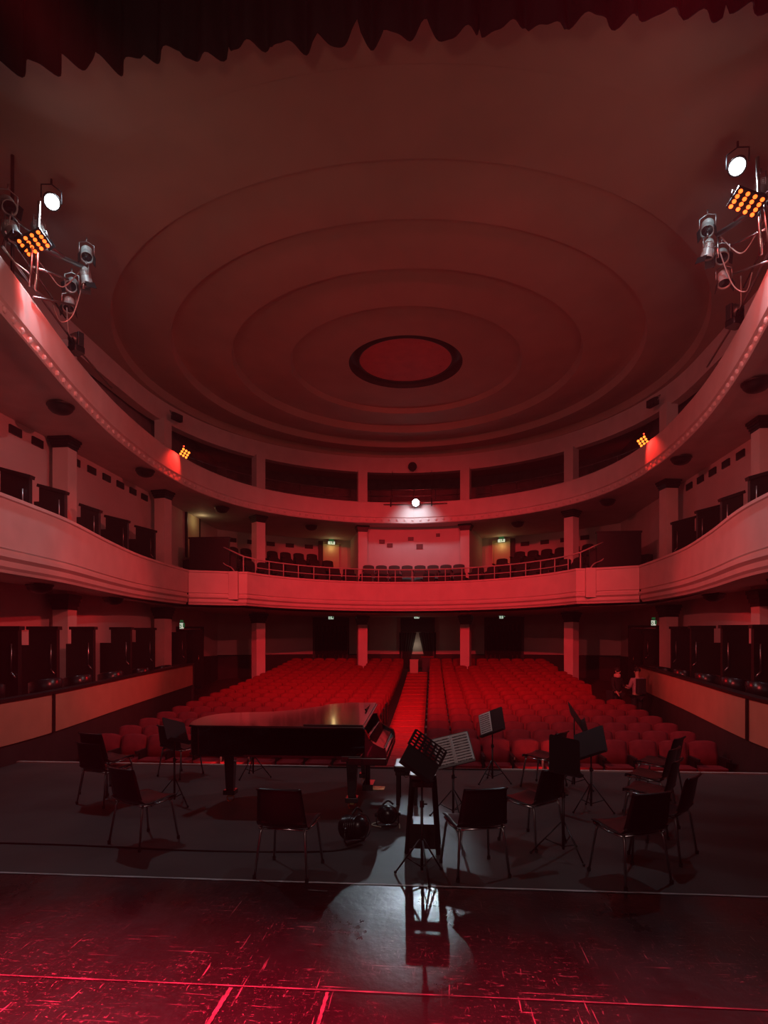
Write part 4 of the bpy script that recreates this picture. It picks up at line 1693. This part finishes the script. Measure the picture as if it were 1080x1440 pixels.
def person(loc, rz, top, bottom, label, arms, extra, S=.93):
    root = tag(empty('person', loc, rz), label, 'person')
    root.scale = (S, S, S)
    # facing local -Y ; joints: pelvis, spine, chest, neck, head ...
    J, E_ = [], []

    def add(p, r, prev=None):
        J.append((p, r))
        if prev is not None:
            E_.append((prev, len(J) - 1))
        return len(J) - 1
    pel = add((0, 0, .95), (.15, .11))
    sp = add((0, .0, 1.12), (.13, .10), pel)
    ch = add((0, .01, 1.34), (.16, .115), sp)
    nk0 = add((0, .015, 1.47), (.065, .06), ch)
    nk = add((0, .0, 1.54), .052, nk0)
    h1 = add((0, -.02, 1.60), (.068, .085), nk)
    h2 = add((0, -.02, 1.68), (.075, .095), h1)
    add((0, -.01, 1.755), (.055, .065), h2)
    fing = []
    for s, (el, wr) in zip((-1, 1), arms):
        sh = add((s * .18, .01, 1.42), .06, ch)
        e = add(el, .043, sh)
        w = add(wr, .030, e)
        d = (Vector(wr) - Vector(el)).normalized()
        hnd = add(tuple(Vector(wr) + d * .07), (.035, .02), w)
        sd = d.cross(Vector((0, 0, 1)))
        if sd.length < .1:
            sd = Vector((0, 1, 0))
        sd.normalize()
        b0 = Vector(wr) + d * .07
        for q, ln in ((-.027, .055), (-.009, .068), (.009, .062), (.027, .048)):
            f1 = add(tuple(b0 + d * ln * .6 + sd * q), .009, hnd)
            add(tuple(b0 + d * ln + sd * q + Vector((0, 0, -.02))), .008, f1)
        add(tuple(Vector(wr) + d * .06 + sd * -.055 + Vector((0, 0, .01))), .010, w)
    for s in (-1, 1):
        hp = add((s * .10, 0, .88), .088, pel)
        kn = add((s * .11, -.015, .50), .060, hp)
        an = add((s * .11, .02, .09), .042, kn)
        add((s * .12, -.13, .035), (.045, .03), an)
    skin_mesh('body', J, E_, 'skin', root)
    # face
    mb = MB()
    mb.ball((0, -.125, 1.655), .016, 8)
    for s in (-1, 1):
        mb.ball((s * .085, -.01, 1.66), .022, 8)
    mb.build('nose_and_ears', 'skin', root)
    mb = MB()
    for s in (-1, 1):
        mb.ball((s * .032, -.112, 1.685), .010, 8)
    mb.box((0, -.108, 1.605), (.045, .01, .008))
    mb.build('eyes_and_mouth', 'hair', root)
    # hair cap
    mb = MB()
    prof = [(.10 * math.sin(t), .105 * math.cos(t)) for t in [PI * .62 * i / 7 for i in range(8)]]
    mb.T = Matrix.Translation((0, .005, 1.70)) @ Matrix.Rotation(.5, 4, 'X') @ Matrix.Diagonal((.95, 1.15, 1, 1))
    mb.lathe(prof[::-1], 16)
    mb.build('hair', 'hair', root)
    # jacket
    J2, E2 = [], []

    def add2(p, r, prev=None):
        J2.append((p, r))
        if prev is not None:
            E2.append((prev, len(J2) - 1))
        return len(J2) - 1
    a = add2((0, 0, .90), (.19, .14))
    b = add2((0, 0, 1.12), (.165, .13), a)
    c_ = add2((0, .01, 1.34), (.185, .14), b)
    add2((0, .015, 1.47), (.09, .085), c_)
    for s, (el, wr) in zip((-1, 1), arms):
        sh = add2((s * .19, .01, 1.41), .078, c_)
        e = add2(el, .06, sh)
        add2(tuple(Vector(el).lerp(Vector(wr), .85)), .048, e)
    skin_mesh('jacket', J2, E2, top, root)
    J2, E2 = [], []
    a = add2((0, 0, .95), (.17, .125))
    for s in (-1, 1):
        hp = add2((s * .10, 0, .86), .102, a)
        kn = add2((s * .11, -.012, .50), .078, hp)
        add2((s * .11, .015, .10), .062, kn)
    skin_mesh('trousers', J2, E2, bottom, root)
    mb = MB()
    for s in (-1, 1):
        mb.rbox((s * .12, -.05, .035), (.10, .27, .07), .04)
    mb.build('shoes', 'cloth_dark', root, bevel=.01)
    extra(root)
    return root


def ex1(root):
    mb = MB()
    mb.lathe([(.10, 1.46), (.115, 1.50), (.10, 1.57), (.085, 1.58)], 16, (0, 0, 0))
    tag(mb.build('scarf', 'scarf', root), 'pale scarf round the neck')
    mb = MB()
    mb.rbox((-.24, .10, .85), (.12, .28, .34), .04)
    tag(mb.build('shoulder_bag', 'cloth_dark', root), 'dark shoulder bag')
    mb = MB()
    mb.tube([(-.24, .10, 1.0), (-.1, .12, 1.45), (.12, -.08, 1.38)], .012, 6)
    mb.build('bag_strap', 'cloth_dark', root)


def ex2(root):
    mb = MB()
    mb.rbox((0, .20, 1.22), (.30, .16, .46), .05)
    tag(mb.build('backpack', 'cloth_dark', root), 'dark backpack')


y1, y2 = 18.9, 18.3
p1 = at(868, 1000, y1)
p2 = at(896, 1000, y2)
d12 = math.atan2(p2.y - p1.y, p2.x - p1.x)
person((p1.x, y1, zfl(y1)), d12 + PI / 2, 'cloth_dark', 'cloth_dark', 'person in dark clothes with a pale scarf standing in the side aisle by the boxes',
       [((-.24, -.02, 1.15), (-.2, -.16, .96)), ((.24, -.02, 1.15), (.16, -.25, 1.12))], ex1, .9)
person((p2.x, y2, zfl(y2)), d12 - PI / 2 - .3, 'cloth_light', 'cloth_dark', 'person in a pale jacket and dark trousers with a backpack, gesturing to the other person',
       [((-.24, -.04, 1.16), (-.17, -.26, 1.16)), ((.24, -.04, 1.16), (.14, -.28, 1.20))], ex2, .93)

# ------------------------------------------------------------------ lights
def light(kind, name, p, to=None, e=100, col=(1, 1, 1), size=.1, ang=60, blend=.4):
    l = bpy.data.lights.new(name, kind)
    l.energy = e
    l.color = col
    if kind == 'AREA':
        l.size = size
    else:
        l.shadow_soft_size = size
    if kind == 'SPOT':
        l.spot_size = math.radians(ang)
        l.spot_blend = blend
    o = bpy.data.objects.new(name, l)
    o.location = p
    if to is not None:
        o.rotation_euler = (Vector(to) - Vector(p)).to_track_quat('-Z', 'Y').to_euler()
    C.objects.link(o)
    return o


RED = (1, .02, .035)
WHITE = (.74, .89, 1)
for s in (-1, 1):
    light('SPOT', 'red wash on the balcony front', (s * 3.4, 4.9, 8.9), (s * .6, 22.5, 2.2), 6000, RED, .10, 56, .9)
    light('SPOT', 'red wash into the hall', (s * 3.4, 5.9, 8.7), (-s * .5, 25, 4.6), 680, (1, .04, .05), .12, 66, .9)
    light('SPOT', 'red wash on the boxes', (s * 3.6, 5.0, 6.6), (-s * 8.2, 15.5, 3.6), 2200, (1, .10, .095), .10, 66, .9)
    wl = Vector((-5.94, 10.3, 9.94)) if s < 0 else Vector((5.82, 10.3, 9.83))
    d = (Vector((0, 6.2, 0)) - wl).normalized()
    light('SPOT', 'white rig lamp', wl + d * .3, (s * 3.6, 9.2, 0), 360, WHITE, .10, 110, 1)
    light('SPOT', 'white rig spill', wl + Vector((-s * .3, -.1, .12)), (s * 6.3, 11.6, 8.7), 60, WHITE, .10, 120, .7)
    lp = Vector((-6.0, 9.9, 8.92)) if s < 0 else Vector((5.76, 9.9, 8.93))
    light('SPOT', 'led panel beam', lp + Vector((-s * .45, -.1, -.10)), (s * 6.5, 11.2, 7.8), 170, (1, .09, .08), .15, 100, .8)
    light('SPOT', 'led panel beam across the hall', (s * 7.3, 19.8, 8.5), (-s * 9.0, 14.0, 2.2), 2600, (1, .015, .02), .10, 27, .6)
    light('SPOT', 'added white fill across to the balcony', wl + d * .35, (-s * 6.7, 11.6, 4.0), 420, (1, .86, .84), .10, 52, .9)  # extra beam added at the rig lamps to whiten the opposite balcony front
    light('SPOT', 'small led beam', (s * 7.15, 19.35, 8.5), (s * 7.65, 19.0, 7.7), 110, (1, .03, .02), .08, 80, .8)
light('SPOT', 'added amber ceiling fill', (0, 1.5, 4.5), (0, 13, 10.7), 165, (1, .44, .30), .2, 110, .9)  # unseen fill added to brighten and brown the ceiling
for s in (-1, 1):
    light('SPOT', 'added amber side fill', (s * 5.2, 7.8, 6.6), (s * 2.2, 13.5, 10.7), 48, (1, .62, .48), .25, 120, .9)  # unseen pair added to light the front of the ceiling, no boom stands there
    light('SPOT', 'added red fill from below', (s * 3.2, 10.7, -.45), (s * 1.0, 19, 10), 105, (1, .13, .11), .3, 110, .9)  # hidden pair added so the ceiling is lit from underneath
light('SPOT', 'follow spot beam', (.14, 26.1, 8.12), (.50, 5.9, 0), 1900, WHITE, .10, 4.8, .7)
light('SPOT', 'follow spot spill', (.13, 25.95, 8.02), (.13, 27.0, 7.3), 62, WHITE, .10, 128, .9)
light('SPOT', 'red wash on the stage back', (-2.6, 1.6, 7), (-1.6, 1.3, 0), 26000, (1, .010, .06), .15, 55, 1)
light('SPOT', 'red wash on the stage back', (2.4, 1.6, 7), (1.2, 1.4, 0), 12000, (1, .010, .06), .15, 52, 1)
light('SPOT', 'players light', (0, -3, 7), (.8, 8.2, .8), 380, (1, .66, .60), .2, 34, .8)
light('POINT', 'passage lamp', (.0, 31.25, 2.0), None, 1.6, (1, .85, .6), .06)
light('POINT', 'landing lamp', (-8.75, 24.6, 7.2), None, 2.2, (1, .75, .35), .1)
light('AREA', 'added ambient stage fill', (0, -5, 6.5), (0, 12, 4), 40, (1, .72, .68), 8)  # broad soft fill added in place of ambient light

w = bpy.data.worlds.new('dark house')
w.use_nodes = True
nt = w.node_tree
nt.nodes['Background'].inputs['Color'].default_value = (.85, .68, .66, 1)
nt.nodes['Background'].inputs['Strength'].default_value = .02
vol = nt.nodes.new('ShaderNodeVolumeScatter')      # thin haze added throughout the house to lift the blacks
vol.inputs['Density'].default_value = .0009
vol.inputs['Anisotropy'].default_value = .3
nt.links.new(vol.outputs[0], nt.nodes['World Output'].inputs['Volume'])
scene.world = w

# ------------------------------------------------------------------ camera and output look
cam = bpy.data.cameras.new('camera')
cam.sensor_fit = 'VERTICAL'
cam.sensor_height = 36
cam.sensor_width = 27
cam.lens = 36 * FPX / 1440
cam.shift_y = (HOR - 720) / 1440
cam.clip_end = 200
co = bpy.data.objects.new('camera', cam)
co.location = (CAMX, 0, CAMZ)
co.rotation_euler = (PI / 2, 0, TH)
C.objects.link(co)
scene.camera = co
vs_ = scene.view_settings
vs_.view_transform = 'Standard'
vs_.look = 'None'
vs_.gamma = 1
vs_.exposure = 0
scene.cycles.use_denoising = True
scene.cycles.max_bounces = 6
scene.cycles.sample_clamp_indirect = 4
